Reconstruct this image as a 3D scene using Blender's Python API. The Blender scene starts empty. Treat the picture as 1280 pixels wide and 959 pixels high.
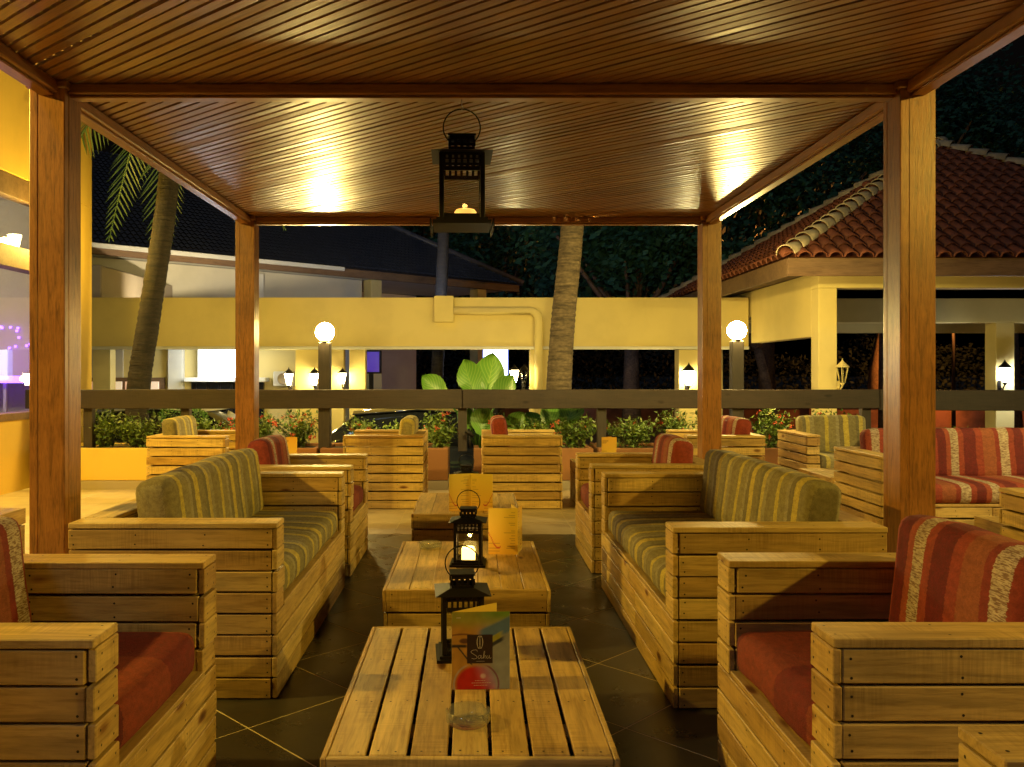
import bpy, bmesh, math, random
from mathutils import Vector, Matrix, Euler, noise
R = math.radians
rnd = random.Random(7)
sc = bpy.context.scene
col = sc.collection

# ---------------------------------------------------------------- camera, world, exposure
F, CX, CY, EYE = 1060.0, 592.0, 466.0, 1.33          # focal length and vanishing point in photo pixels, eye height in m
cam_d = bpy.data.cameras.new('camera'); cam = bpy.data.objects.new('camera', cam_d); col.objects.link(cam)
cam.location = (0, 0, EYE); cam.rotation_euler = (R(90), 0, 0)
cam_d.sensor_width = 36; cam_d.lens = 36 * F / 1280
cam_d.shift_x = (640 - CX) / 1280; cam_d.shift_y = -(479.5 - CY) / 1280
cam_d.clip_start = 0.05; cam_d.clip_end = 600
sc.camera = cam
w = bpy.data.worlds.new('World'); sc.world = w; w.use_nodes = True
nt = w.node_tree; bg = nt.nodes['Background']
sky = nt.nodes.new('ShaderNodeTexSky'); sky.sky_type = 'NISHITA'; sky.sun_disc = False
sky.sun_elevation = R(-4); sky.sun_rotation = R(200)
nt.links.new(sky.outputs[0], bg.inputs[0]); bg.inputs[1].default_value = 0.15
moon_d = bpy.data.lights.new('moon', 'SUN'); moon_d.energy = 0.22; moon_d.angle = R(8); moon_d.color = (.5, .7, 1)
moon = bpy.data.objects.new('moon', moon_d); col.objects.link(moon); moon.rotation_euler = (R(50), 0, R(-25))
sc.view_settings.view_transform = 'Standard'; sc.view_settings.look = 'None'
sc.view_settings.exposure = 0.0; sc.view_settings.gamma = 1
sc.cycles.use_denoising = True; sc.cycles.use_adaptive_sampling = True; sc.cycles.adaptive_threshold = .02
sc.cycles.max_bounces = 6; sc.cycles.diffuse_bounces = 2; sc.cycles.glossy_bounces = 3; sc.cycles.transparent_max_bounces = 14
sc.cycles.sample_clamp_indirect = 4; sc.cycles.caustics_reflective = False; sc.cycles.caustics_refractive = False

WARM = (1, .66, .09); WARM2 = (1, .79, .23)

def P(px, py, D): return Vector(((px - CX) * D / F, D, EYE - (py - CY) * D / F))   # photo pixel at a known distance
def WX(px, D): return (px - CX) * D / F
def WZ(py, D): return EYE - (py - CY) * D / F

# ---------------------------------------------------------------- helpers
def tag(o, label=None, cat=None, group=None, kind=None):
    if label: o['label'] = label
    if cat: o['category'] = cat
    if group: o['group'] = group
    if kind: o['kind'] = kind
    return o
def link(o, parent=None):
    col.objects.link(o)
    if parent: o.parent = parent
    return o
def thing(name, label, cat, loc=(0, 0, 0), rz=0, group=None):
    o = bpy.data.objects.new(name, None); o.empty_display_size = .1
    o.location = loc; o.rotation_euler = (0, 0, rz); link(o)
    return tag(o, label, cat, group)
def obj(name, me, mats=None, parent=None, loc=(0, 0, 0), rot=(0, 0, 0)):
    if isinstance(me, bmesh.types.BMesh):
        b = me; me = bpy.data.meshes.new(name); b.to_mesh(me); b.free()
    if mats:
        for m in (mats if isinstance(mats, (list, tuple)) else [mats]): me.materials.append(m)
    o = bpy.data.objects.new(name, me); o.location = loc; o.rotation_euler = rot
    return link(o, parent)
def smooth(o):
    for p in o.data.polygons: p.use_smooth = True
    return o
def bx(b, x0, x1, y0, y1, z0, z1, mi=0):
    vs = [b.verts.new((x, y, z)) for x in (x0, x1) for y in (y0, y1) for z in (z0, z1)]
    for f in ((0, 1, 3, 2), (4, 6, 7, 5), (0, 4, 5, 1), (2, 3, 7, 6), (0, 2, 6, 4), (1, 5, 7, 3)):
        b.faces.new([vs[i] for i in f]).material_index = mi
    return vs
def box(x0, x1, y0, y1, z0, z1, bev=0, seg=1):
    b = bmesh.new(); bx(b, x0, x1, y0, y1, z0, z1)
    if bev: bmesh.ops.bevel(b, geom=b.edges[:], offset=bev, segments=seg, affect='EDGES', profile=.5)
    return b
def prism(b, poly, z0, z1, mi=0):
    lo = [b.verts.new((x, y, z0)) for x, y in poly]; hi = [b.verts.new((x, y, z1)) for x, y in poly]
    n = len(poly)
    b.faces.new(hi).material_index = mi; b.faces.new(lo[::-1]).material_index = mi
    for i in range(n): b.faces.new((lo[i], lo[(i + 1) % n], hi[(i + 1) % n], hi[i])).material_index = mi
def tube(b, pts, rads, n=8, mi=0, cap=True):
    rings = []; pts = [Vector(p) for p in pts]
    for i, p in enumerate(pts):
        t = (pts[min(i + 1, len(pts) - 1)] - pts[max(i - 1, 0)]).normalized()
        a = t.orthogonal().normalized() if i == 0 else (pa - t * pa.dot(t)).normalized()
        pa = a; c = t.cross(a); r = rads[i] if isinstance(rads, (list, tuple)) else rads
        rings.append([b.verts.new(p + (a * math.cos(2 * math.pi * k / n) + c * math.sin(2 * math.pi * k / n)) * r) for k in range(n)])
    for i in range(len(rings) - 1):
        for k in range(n):
            f = b.faces.new((rings[i][k], rings[i][(k + 1) % n], rings[i + 1][(k + 1) % n], rings[i + 1][k])); f.smooth = True; f.material_index = mi
    if cap:
        b.faces.new(rings[0][::-1]).material_index = mi; b.faces.new(rings[-1]).material_index = mi
def lathe(b, prof, n=24, mi=0, cx=0, cy=0):
    rings = [[b.verts.new((cx + r * math.cos(2 * math.pi * k / n), cy + r * math.sin(2 * math.pi * k / n), z)) for k in range(n)] for r, z in prof]
    for i in range(len(rings) - 1):
        for k in range(n):
            f = b.faces.new((rings[i][k], rings[i][(k + 1) % n], rings[i + 1][(k + 1) % n], rings[i + 1][k])); f.smooth = True; f.material_index = mi

# ---------------------------------------------------------------- materials
class NT:
    def __init__(s, name):
        s.m = bpy.data.materials.new(name); s.m.use_nodes = True; s.t = s.m.node_tree; s.b = s.t.nodes['Principled BSDF']
    def n(s, typ, **kw):
        nd = s.t.nodes.new(typ)
        for k, v in kw.items(): setattr(nd, k, v)
        return nd
    def l(s, a, b): s.t.links.new(a, b)
    def set(s, nd, **kw):
        for k, v in kw.items(): nd.inputs[k.replace('_', ' ')].default_value = v
        return nd
    def ramp(s, fac, stops, interp='LINEAR'):
        r = s.n('ShaderNodeValToRGB'); r.color_ramp.interpolation = interp; e = r.color_ramp.elements
        while len(e) < len(stops): e.new(.5)
        for el, (p, c) in zip(e, stops): el.position = p; el.color = (*c, 1) if len(c) == 3 else c
        s.l(fac, r.inputs[0]); return r.outputs[0]
    def noise(s, vec, scale, detail=3, rough=.55, dist=0):
        nd = s.n('ShaderNodeTexNoise'); s.set(nd, Scale=scale, Detail=detail, Roughness=rough, Distortion=dist)
        if vec is not None: s.l(vec, nd.inputs['Vector'])
        return nd.outputs['Fac']
    def mix(s, fac, a, b, mode='MIX'):
        nd = s.n('ShaderNodeMix', data_type='RGBA', blend_type=mode)
        for i, v in ((0, fac), (6, a), (7, b)):
            if isinstance(v, (int, float)): nd.inputs[i].default_value = v
            elif isinstance(v, tuple): nd.inputs[i].default_value = (*v, 1)
            else: s.l(v, nd.inputs[i])
        return nd.outputs[2]
    def math(s, op, a, b=None):
        nd = s.n('ShaderNodeMath', operation=op)
        for i, v in ((0, a), (1, b)):
            if v is None: continue
            if isinstance(v, (int, float)): nd.inputs[i].default_value = v
            else: s.l(v, nd.inputs[i])
        return nd.outputs[0]
    def coord(s, scale=(1, 1, 1), rand=0, kind='Object'):
        tc = s.n('ShaderNodeTexCoord'); mp = s.n('ShaderNodeMapping'); mp.inputs['Scale'].default_value = scale
        s.l(tc.outputs[kind], mp.inputs['Vector'])
        if rand:
            oi = s.n('ShaderNodeObjectInfo'); v = s.n('ShaderNodeVectorMath', operation='SCALE'); v.inputs[0].default_value = (31, 17, 23)
            s.l(oi.outputs['Random'], v.inputs['Scale']); s.l(v.outputs[0], mp.inputs['Location'])
        return mp.outputs[0]
    def bump(s, h, strength=.3, dist=.01):
        nd = s.n('ShaderNodeBump'); nd.inputs['Strength'].default_value = strength; nd.inputs['Distance'].default_value = dist
        s.l(h, nd.inputs['Height']); s.l(nd.outputs[0], s.b.inputs['Normal'])
    def rand(s): return s.n('ShaderNodeObjectInfo').outputs['Random']
    def col(s, c, rough=.6, **kw):
        if isinstance(c, tuple): s.b.inputs['Base Color'].default_value = (*c, 1)
        else: s.l(c, s.b.inputs['Base Color'])
        if isinstance(rough, (int, float)): s.b.inputs['Roughness'].default_value = rough
        else: s.l(rough, s.b.inputs['Roughness'])
        s.set(s.b, **kw); return s.m

def m_wood(name, tones, grain, rough=.55, axis=0, sc_=1.0, knots=True, coat=0, spec=.5, bump=.25, streak=.6):
    t = NT(name)
    s = [13 * sc_] * 3; s[axis] = 1.1 * sc_
    v = t.coord(tuple(s), 1)
    n1 = t.noise(v, 1.6, 5, .6, .8); n2 = t.noise(v, 7, 4, .65, .3)
    base = t.ramp(t.rand(), [(i / max(1, len(tones) - 1), c) for i, c in enumerate(tones)])
    g = t.ramp(n1, [(.32, (grain,) * 3), (.5, (.86,) * 3), (.72, (1.08,) * 3)])
    c = t.mix(streak, base, g, 'MULTIPLY')
    c = t.mix(.6, c, t.ramp(n2, [(.33, (.55, .48, .40)), (.5, (.95, .95, .95)), (.68, (1.12, 1.1, 1.06))]), 'MULTIPLY')
    # broad stains with a shape of their own
    vs = t.coord((1.2, 3, 3), 1); c = t.mix(.45, c, t.ramp(t.noise(vs, 2.2, 3), [(.35, (.62, .56, .5)), (.55, (1, 1, 1))]), 'MULTIPLY')
    if knots:
        k = [6.5] * 3; k[axis] = 2.6
        vk = t.coord(tuple(k), 1); vo = t.n('ShaderNodeTexVoronoi', feature='F1'); vo.inputs['Scale'].default_value = 1.0
        t.l(vk, vo.inputs['Vector'])
        kd = t.math('ADD', vo.outputs['Distance'], t.math('MULTIPLY', t.noise(v, 3, 2), .10))
        kn = t.ramp(kd, [(.085, (.16, .09, .05)), (.135, (.42, .28, .17)), (.165, (.82, .74, .66)), (.20, (1, 1, 1))])
        c = t.mix(1, c, kn, 'MULTIPLY')
        sw = [6] * 3; sw[axis] = 150; saw = t.noise(t.coord(tuple(sw), 1), 1, 2, .6)
        patch = t.ramp(t.noise(t.coord((2, 5, 5), 1), 1.3, 2), [(.45, (0, 0, 0)), (.6, (1, 1, 1))])
        c = t.mix(t.math('MULTIPLY', patch, .5), c, t.mix(1, c, t.ramp(saw, [(.38, (.62, .57, .5)), (.6, (1.08, 1.08, 1.05))]), 'MULTIPLY'))
    t.bump(t.mix(.5, n1, n2), bump, .004)
    if coat: t.set(t.b, Coat_Weight=coat, Coat_Roughness=.24)
    return t.col(c, rough)

PINE = m_wood('pine', [(.60, .39, .11), (.68, .47, .16), (.50, .30, .08), (.72, .51, .19), (.58, .40, .13), (.45, .26, .075)], .36, bump=.45)
TEAK = m_wood('teak_slat', [(.34, .14, .03), (.42, .19, .045), (.27, .10, .022), (.38, .165, .04)], .5, .36, sc_=.9, knots=False, coat=.4, bump=.6)
TEAKP = m_wood('teak_post', [(.38, .155, .035), (.42, .18, .042)], .36, .38, axis=2, sc_=3.6, knots=False, coat=.25, bump=.3, streak=.85)
TEAKB = m_wood('teak_beam', [(.38, .16, .038), (.43, .19, .048)], .5, .34, sc_=1.4, knots=False, coat=.3, bump=.3)
DARKW = m_wood('weathered_wood', [(.032, .019, .013), (.042, .025, .017)], .5, .6, sc_=1.2, knots=True, bump=.5)
DARKV = m_wood('weathered_post', [(.036, .026, .02), (.046, .033, .026)], .5, .6, axis=2, sc_=1.2, knots=False, bump=.5)
FASC = m_wood('eave_board', [(.19, .115, .06), (.22, .13, .07)], .5, .65, knots=False)
NAIL = NT('nail').col((.03, .022, .016), .5, Metallic=.4)

def m_stucco(name, c, var=.05, rough=.8, bump=.15):
    t = NT(name); v = t.coord()
    n = t.noise(v, 1.3, 5, .6); n2 = t.noise(v, 60, 3)
    k = tuple(x * (1 - var * 2.2) for x in c)
    t.bump(n2, bump, .004)
    return t.col(t.ramp(n, [(.3, k), (.55, c)]), rough)
CREAM = m_stucco('cream_stucco', (.74, .60, .24))
YELLOW = m_stucco('yellow_stucco', (.80, .54, .10))
PALE = m_stucco('pale_wall', (.60, .55, .42))
TAUPE = m_stucco('taupe_wall', (.40, .33, .24))
TERRA = m_stucco('planter_render', (.29, .125, .042), .18)
WHITEP = m_stucco('white_paint', (.7, .68, .6), .05)
METAL = NT('black_metal').col((.008, .006, .005), .5, Specular_IOR_Level=.25)
def m_glass(name, tint=(1, 1, 1), rough=.02, ior=1.5, milk=0):
    t = NT(name); tr = t.n('ShaderNodeBsdfTransparent'); tr.inputs[0].default_value = (*tint, 1)
    gl = t.n('ShaderNodeBsdfGlossy'); gl.inputs['Roughness'].default_value = rough
    fr = t.n('ShaderNodeFresnel'); ge = t.n('ShaderNodeNewGeometry'); t.l(t.math('SUBTRACT', ior, t.math('MULTIPLY', ge.outputs['Backfacing'], ior - 1 / ior)), fr.inputs[0]); mx = t.n('ShaderNodeMixShader')
    t.l(fr.outputs[0], mx.inputs[0]); t.l(tr.outputs[0], mx.inputs[1]); t.l(gl.outputs[0], mx.inputs[2])
    out = mx
    if milk:
        out = t.n('ShaderNodeMixShader'); out.inputs[0].default_value = milk; t.l(mx.outputs[0], out.inputs[1]); t.l(t.b.outputs[0], out.inputs[2])
    t.l(out.outputs[0], t.t.nodes['Material Output'].inputs[0]); return t.m
GLASS = m_glass('pane_glass', (.93, .95, .93))
TGLASS = m_glass('tumbler_glass', (.90, .93, .86), .04, 2.0, .07)
def m_emit(name, c, s, base=.8):
    t = NT(name); t.set(t.b, Emission_Strength=s); t.b.inputs['Emission Color'].default_value = (*c, 1)
    return t.col((base,) * 3, .4)
GLOBE = m_emit('lit_globe', (1, .72, .22), 520)
LANT = m_emit('lit_lantern', (1, .82, .42), 90)
LANTB = m_emit('lit_lantern_white', (.95, .98, 1), 45)
SIGNW = m_emit('lit_sign_white', (.86, .93, 1), 5)
SIGNB = m_emit('lit_sign_blue', (.25, .35, 1), 3)
SIGNV = m_emit('lit_sign_violet', (.10, .03, .55), .55, .04)
NEON = m_emit('violet_neon', (.22, .06, 1), 6)
SODIUM = m_emit('sodium_lamp', (1, .38, .05), 60)
CANDLE_B = m_emit('candle_bright', (1, .62, .14), 7)
CANDLE_D = m_emit('candle_dim', (1, .45, .08), 1.6)
WAX = NT('candle_wax').col((.7, .5, .25), .5)
FLOODG = m_emit('floodlight_glass', (1, .8, .4), 30)

def m_stripe(name, period, stops, weave=True):
    t = NT(name); tc = t.n('ShaderNodeTexCoord'); sep = t.n('ShaderNodeSeparateXYZ'); t.l(tc.outputs['Object'], sep.inputs[0])
    v = t.coord((14, 60, 60)); wob = t.math('MULTIPLY', t.math('SUBTRACT', t.noise(v, 3, 4), .5), .022)
    v2 = t.coord((3, 3, 3)); wob2 = t.math('MULTIPLY', t.math('SUBTRACT', t.noise(v2, 1.5, 2), .5), .03)
    x = t.math('ADD', t.math('ADD', sep.outputs[0], wob), wob2)
    f = t.math('FRACT', t.math('ADD', t.math('DIVIDE', x, period), 10.3))
    c = t.ramp(f, stops, 'CONSTANT')
    pale = t.ramp(f, [(p, (cc[4] if len(cc) > 4 else 0,) * 3) for p, cc in [(p, tuple(q) + ((0, 1) if q[2] > .25 else (0, 0))) for p, q in stops]], 'CONSTANT')
    vt = t.coord((90, 170, 230)); th = t.noise(vt, 2, 2, .7)
    c = t.mix(.55, c, t.ramp(th, [(.3, (.55, .52, .5)), (.62, (1.1, 1.1, 1.1))]), 'MULTIPLY')
    vw = t.coord((40, 260, 260)); tw = t.ramp(t.noise(vw, 1, 1), [(.42, (.3, .12, .08)), (.52, (1, 1, 1))])
    c = t.mix(t.math('MULTIPLY', pale, .75), c, t.mix(1, c, tw, 'MULTIPLY'))
    mo = t.noise(t.coord((30, 45, 45)), 1.2, 4, .7); c = t.mix(.7, c, t.ramp(mo, [(.32, (.58, .52, .5)), (.55, (1, 1, 1)), (.72, (1.3, 1.3, 1.25))]), 'MULTIPLY')
    t.bump(t.mix(.5, th, mo), .8, .006); t.set(t.b, Sheen_Weight=0.0)
    return t.col(c, .85)
RED = m_stripe('red_stripe', .62, [(0, (.5, .40, .30)), (.10, (.30, .045, .022)), (.17, (.15, .008, .010)), (.33, (.30, .042, .022)), (.42, (.31, .085, .035)), (.58, (.25, .03, .018)), (.64, (.55, .44, .33)), (.76, (.28, .038, .02)), (.83, (.14, .007, .009)), (.94, (.32, .06, .03))])
REDS = m_stripe('red_seat', .9, [(0, (.24, .034, .012)), (.35, (.17, .012, .008)), (.6, (.26, .042, .014)), (.82, (.12, .006, .006))])
OLIVE = m_stripe('olive_stripe', .56, [(0, (.24, .20, .085)), (.13, (.52, .41, .07)), (.20, (.27, .23, .10)), (.34, (.33, .29, .16)), (.40, (.20, .165, .08)), (.48, (.55, .43, .08)), (.58, (.24, .205, .09)), (.72, (.17, .145, .075)), (.78, (.50, .40, .10)), (.85, (.30, .26, .13)), (.93, (.23, .19, .08))])

def m_leaf(name, a, b, rough=.45):
    t = NT(name); g = t.n('ShaderNodeNewGeometry')
    c = t.ramp(g.outputs['Random Per Island'], [(0, a), (1, b)])
    t.set(t.b, Subsurface_Weight=0.0)
    return t.col(c, rough)
LEAF = m_leaf('shrub_leaf', (.05, .11, .018), (.20, .27, .05))
LEAF2 = m_leaf('topiary_leaf', (.05, .14, .02), (.10, .22, .03))
DLEAF = m_leaf('tree_leaf', (.02, .07, .045), (.05, .13, .08), .4)
HLEAF = m_leaf('hedge_leaf', (.003, .008, .005), (.007, .015, .009), .8)
PALM = m_leaf('palm_leaf', (.03, .075, .02), (.07, .12, .03))
FLOWER = m_leaf('red_blossom', (.45, .03, .012), (.6, .09, .03), .6)
def m_elephant():
    t = NT('elephant_ear'); tc = t.n('ShaderNodeTexCoord'); sep = t.n('ShaderNodeSeparateXYZ'); t.l(tc.outputs['UV'], sep.inputs[0])
    ax = t.math('ABSOLUTE', sep.outputs[0])
    k = t.math('FRACT', t.math('MULTIPLY', t.math('SUBTRACT', sep.outputs[1], t.math('MULTIPLY', ax, .55)), 7))
    vein = t.math('MINIMUM', t.math('ABSOLUTE', t.math('SUBTRACT', k, .5)), t.math('MULTIPLY', ax, 4))
    c = t.ramp(vein, [(.02, (.24, .36, .08)), (.07, (.13, .28, .04)), (.3, (.10, .24, .03))])
    return t.col(c, .4)
EAR = m_elephant()
STEM = NT('stem').col((.09, .075, .04), .8)
SOIL = NT('soil').col((.035, .025, .018), .95)
def m_bark(name, a, b, sc_):
    t = NT(name); v = t.coord((1.5, 1.5, sc_)); n = t.noise(v, 2, 5, .7, .4); n2 = t.noise(t.coord((9, 9, 16)), 2, 4)
    c = t.ramp(n, [(.33, a), (.62, b)]); c = t.mix(.6, c, t.ramp(n2, [(.35, (.45, .42, .4)), (.66, (1.25, 1.25, 1.2))]), 'MULTIPLY')
    t.bump(n, .8, .03); return t.col(c, .85)
BARK = m_bark('palm_bark', (.04, .028, .016), (.15, .11, .065), 14); BARKD = m_bark('shaded_palm_bark', (.008, .006, .004), (.034, .025, .014), 14)  # second bark is the palm bark darkened, backlit shade put into its colour
TBARK = m_bark('tree_bark', (.07, .04, .025), (.20, .12, .07), 2)
def m_slate():
    t = NT('slate_tile'); v = t.coord((1, 1, 1), 1)
    n = t.noise(v, 3, 6, .65); n2 = t.noise(v, 45, 4)
    c = t.ramp(t.rand(), [(0, (.034, .030, .024)), (1, (.062, .056, .044))])
    c = t.mix(.7, c, t.ramp(n, [(.3, (.5, .5, .5)), (.65, (1.25, 1.2, 1.1))]), 'MULTIPLY')
    t.bump(t.mix(.3, n, n2), .25, .004)
    return t.col(c, t.ramp(n, [(.3, (.22,) * 3), (.7, (.42,) * 3)]))
SLATE = m_slate()
def m_ltile():
    t = NT('cream_tile'); v = t.coord((1, 1, 1), 1); n = t.noise(v, 4, 6, .6)
    c = t.ramp(t.rand(), [(0, (.46, .36, .22)), (1, (.56, .46, .30))])
    c = t.mix(.6, c, t.ramp(n, [(.3, (.72, .7, .66)), (.6, (1.05, 1.05, 1.05))]), 'MULTIPLY')
    t.bump(n, .15, .004); return t.col(c, .42)
LTILE = m_ltile()
GROUT = NT('grout').col((.62, .52, .33), .9)
def m_asphalt():
    t = NT('asphalt'); v = t.coord(); return t.col(t.ramp(t.noise(v, .8, 6), [(.3, (.03, .03, .03)), (.7, (.07, .065, .06))]), .85)
ASPH = m_asphalt()
def m_clay(name, a, b, rough=.7):
    t = NT(name); n = t.noise(t.coord((2, 2, 2), 1), 3, 5)
    c = t.ramp(t.rand(), [(0, a), (1, b)])
    return t.col(t.mix(.6, c, t.ramp(n, [(.3, (.45, .42, .4)), (.65, (1.15, 1.1, 1.1))]), 'MULTIPLY'), rough)
CLAY = m_clay('clay_tile', (.13, .036, .016), (.21, .062, .028))
PALETILE = m_clay('pale_ridge_tile', (.36, .30, .20), (.46, .39, .27))
NAVYT = m_clay('navy_roof_tile', (.07, .075, .10), (.085, .09, .115), .4)
BRICK = m_stucco('far_brick', (.32, .13, .07), .3)
CARD = NT('car_dark').col((.015, .017, .022), .12, Coat_Weight=1.0)
CARW = NT('car_pale').col((.42, .44, .46), .18, Coat_Weight=1.0)
CARG = NT('car_glass').col((.01, .012, .015), .05)
RUBBER = NT('rubber').col((.015, .015, .015), .8)
CHROME = NT('rim_metal').col((.5, .5, .5), .3, Metallic=1)
def m_vcol(name, rough=.45):
    t = NT(name); a = t.n('ShaderNodeVertexColor'); a.layer_name = 'print'; return t.col(a.outputs[0], rough)
PRINT = m_vcol('menu_print')
PAPER = NT('menu_paper').col((.72, .66, .50), .6)
BROWNP = NT('logo_brown').col((.03, .012, .008), .5)
INK = NT('logo_cream').col((.75, .66, .48), .5)
CURT = m_stucco('window_light', (.62, .42, .28), .2)

# ---------------------------------------------------------------- boards
_bc = {}
def board_mesh(L, Wd, T, nails):
    k = (round(L, 3), round(Wd, 3), round(T, 3), nails)
    if k in _bc: return _bc[k]
    b = box(-L / 2, L / 2, -Wd / 2, Wd / 2, -T / 2, T / 2, .0028)
    if nails:
        xs = [-L / 2 + .022, L / 2 - .022] if L > .2 else [-L / 2 + .025, L / 2 - .025]
        if L > .7: xs += [-L * .17, L * .17]
        for x in xs:
            for y in ((-Wd * .27, Wd * .27) if x in xs[:2] or L < 1.2 else (Wd * .2,)):
                x_ = x + rnd.uniform(-.006, .006); y_ = y + rnd.uniform(-.006, .006)
                for sgn in ((1, -1) if nails == 2 else (1,)):
                    vs = [b.verts.new((x_ + .0036 * math.cos(a * math.pi / 3), y_ + .0036 * math.sin(a * math.pi / 3), sgn * (T / 2 + .0004))) for a in range(6)]
                    b.faces.new(vs if sgn > 0 else vs[::-1]).material_index = 1
    me = bpy.data.meshes.new('board'); b.to_mesh(me); b.free(); me.materials.append(PINE); me.materials.append(NAIL)
    _bc[k] = me; return me
FACE = {  # rotation that turns local X = length, Y = board width, Z = face normal into the wanted face
    '-y': Matrix(((1, 0, 0), (0, 0, -1), (0, 1, 0))),      # runs along x, face looks to -y
    '+y': Matrix(((-1, 0, 0), (0, 0, 1), (0, 1, 0))),
    '+x': Matrix(((0, 0, 1), (1, 0, 0), (0, 1, 0))),       # runs along y, face looks to +x
    '-x': Matrix(((0, 0, -1), (-1, 0, 0), (0, 1, 0))),
    '+z': Matrix(((1, 0, 0), (0, 1, 0), (0, 0, 1))),       # runs along x, face up
    '+zy': Matrix(((0, -1, 0), (1, 0, 0), (0, 0, 1))),     # runs along y, face up
}
def board(parent, face, L, Wd, c, T=.02, nails=1, j=1.0, name='board'):
    L = round(L + rnd.choice((-.004, 0, 0, .003)) * j, 3)
    o = bpy.data.objects.new(name, board_mesh(L, Wd, T, nails))
    m = FACE[face].to_4x4()
    wob = Matrix.Rotation(rnd.gauss(0, .0022) * j, 4, 'Z') @ Matrix.Rotation(rnd.gauss(0, .003) * j, 4, 'X')
    o.matrix_local = Matrix.Translation(Vector(c) + Vector((rnd.gauss(0, .0012), rnd.gauss(0, .0012), rnd.gauss(0, .0009))) * j) @ m @ wob
    return link(o, parent)

def cushion(name, parent, sx, sy, sz, mat, loc, rot=(0, 0, 0), r=.045, puff=.012):
    b = box(-sx / 2, sx / 2, -sy / 2, sy / 2, -sz / 2, sz / 2)
    nx = max(2, int(sx / .11))
    bmesh.ops.bevel(b, geom=b.edges[:], offset=min(r, sz * .4, sy * .4), segments=3, affect='EDGES', profile=.55)
    bmesh.ops.bisect_plane
    for i in range(1, nx):
        x = -sx / 2 + sx * i / nx
        bmesh.ops.bisect_plane(b, geom=b.verts[:] + b.edges[:] + b.faces[:], plane_co=(x, 0, 0), plane_no=(1, 0, 0))
    for i in range(1, 5):
        y = -sy / 2 + sy * i / 5
        bmesh.ops.bisect_plane(b, geom=b.verts[:] + b.edges[:] + b.faces[:], plane_co=(0, y, 0), plane_no=(0, 1, 0))
    for i in range(1, 4):
        z = -sz / 2 + sz * i / 4
        bmesh.ops.bisect_plane(b, geom=b.verts[:] + b.edges[:] + b.faces[:], plane_co=(0, 0, z), plane_no=(0, 0, 1))
    off = Vector((rnd.random() * 50, rnd.random() * 50, 0))
    for v in b.verts:
        p = v.co
        big = max(abs(p.y) / sy, 0); 
        k = (1 - min(1, abs(2 * p.x / sx)) ** 4)
        v.co.z += math.copysign(puff * k * (1 - min(1, abs(2 * p.y / sy)) ** 3), p.z) if abs(p.z) > .01 else 0
        v.co.y += math.copysign(puff * .7 * k * (1 - min(1, abs(2 * p.z / sz)) ** 3), p.y) if abs(p.y) > .01 else 0
        v.co += noise.noise_vector(p * 5 + off) * .007
    o = smooth(obj(name, b, mat, parent, loc, rot)); return o

RP, RH = .087, .0795      # row pitch and board height
def seat(name, label, cat, loc, rz, W, Dp=.85, fabric=RED, seatfab=None, group=None, back=True, low=False, cush=True, RH=RH, by=.205):
    """Chair or sofa of pallet boards; local front looks to -y, origin on the floor in the middle."""
    t = thing(name, label, cat, loc, rz, group); a = .13; hy = Dp / 2; hx = W / 2; H = 8 * RP
    for r in range(4):
        z = r * RP + RP / 2
        if W > 1.4:      # long fronts are pieced together from two boards
            cut = rnd.uniform(-.25, .25)
            board(t, '-y', hx + cut - .003, RH, ((-hx + cut) / 2, -hy + .01, z), j=.6)
            board(t, '-y', hx - cut - .003, RH, ((hx + cut) / 2, -hy + .01, z), j=.6)
        else: board(t, '-y', W, RH, (0, -hy + .01, z), j=.6)
    board(t, '+z', W - 2 * a, .09, (0, -hy + .045, 4 * RP + .009), .018, 0)      # deck
    for k in range(1, 5): board(t, '+z', W - 2 * a, .10, (0, -hy + .045 + k * (Dp - .2) / 4.4, 4 * RP - .002), .018, 0)
    for s in (-1, 1):
        for r in range(8):
            z = r * RP + RP / 2
            board(t, '+x' if s > 0 else '-x', Dp - .024, RH, (s * (hx - .010), .011, z))
            if r >= 4:
                board(t, '-x' if s > 0 else '+x', Dp - .045, RH, (s * (hx - a + .010), .001, z))
                board(t, '-y', a - .002, RH, (s * (hx - a / 2), -hy + .009, z), j=1.4)
        board(t, '+zy', Dp, a + .004, (s * (hx - a / 2), 0, H + .011), .022, 1, j=.7)
    for r in range(8):
        z = r * RP + RP / 2
        board(t, '+y', W - .044, RH, (0, hy - .010, z), j=.5)
        if r >= 4: board(t, '-y', W - 2 * a - .02, RH, (0, hy - .11, z), j=.5, nails=0)
    board(t, '+z', W - 2 * a - .008, .12, (0, hy - .062, H + .011), .022, 1, j=.4)
    if cush:
        cw = W - 2 * a - .012; cs = .14
        cushion('seat_cushion', t, cw, Dp - .13, cs, seatfab or fabric, (0, -.048, 4 * RP + .018 + cs / 2 - .002))
        cushion('back_cushion', t, cw, .15, .39, fabric, (0, by, 4 * RP + .15 + .18), (R(-7), 0, 0), .05)
    return t

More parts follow.
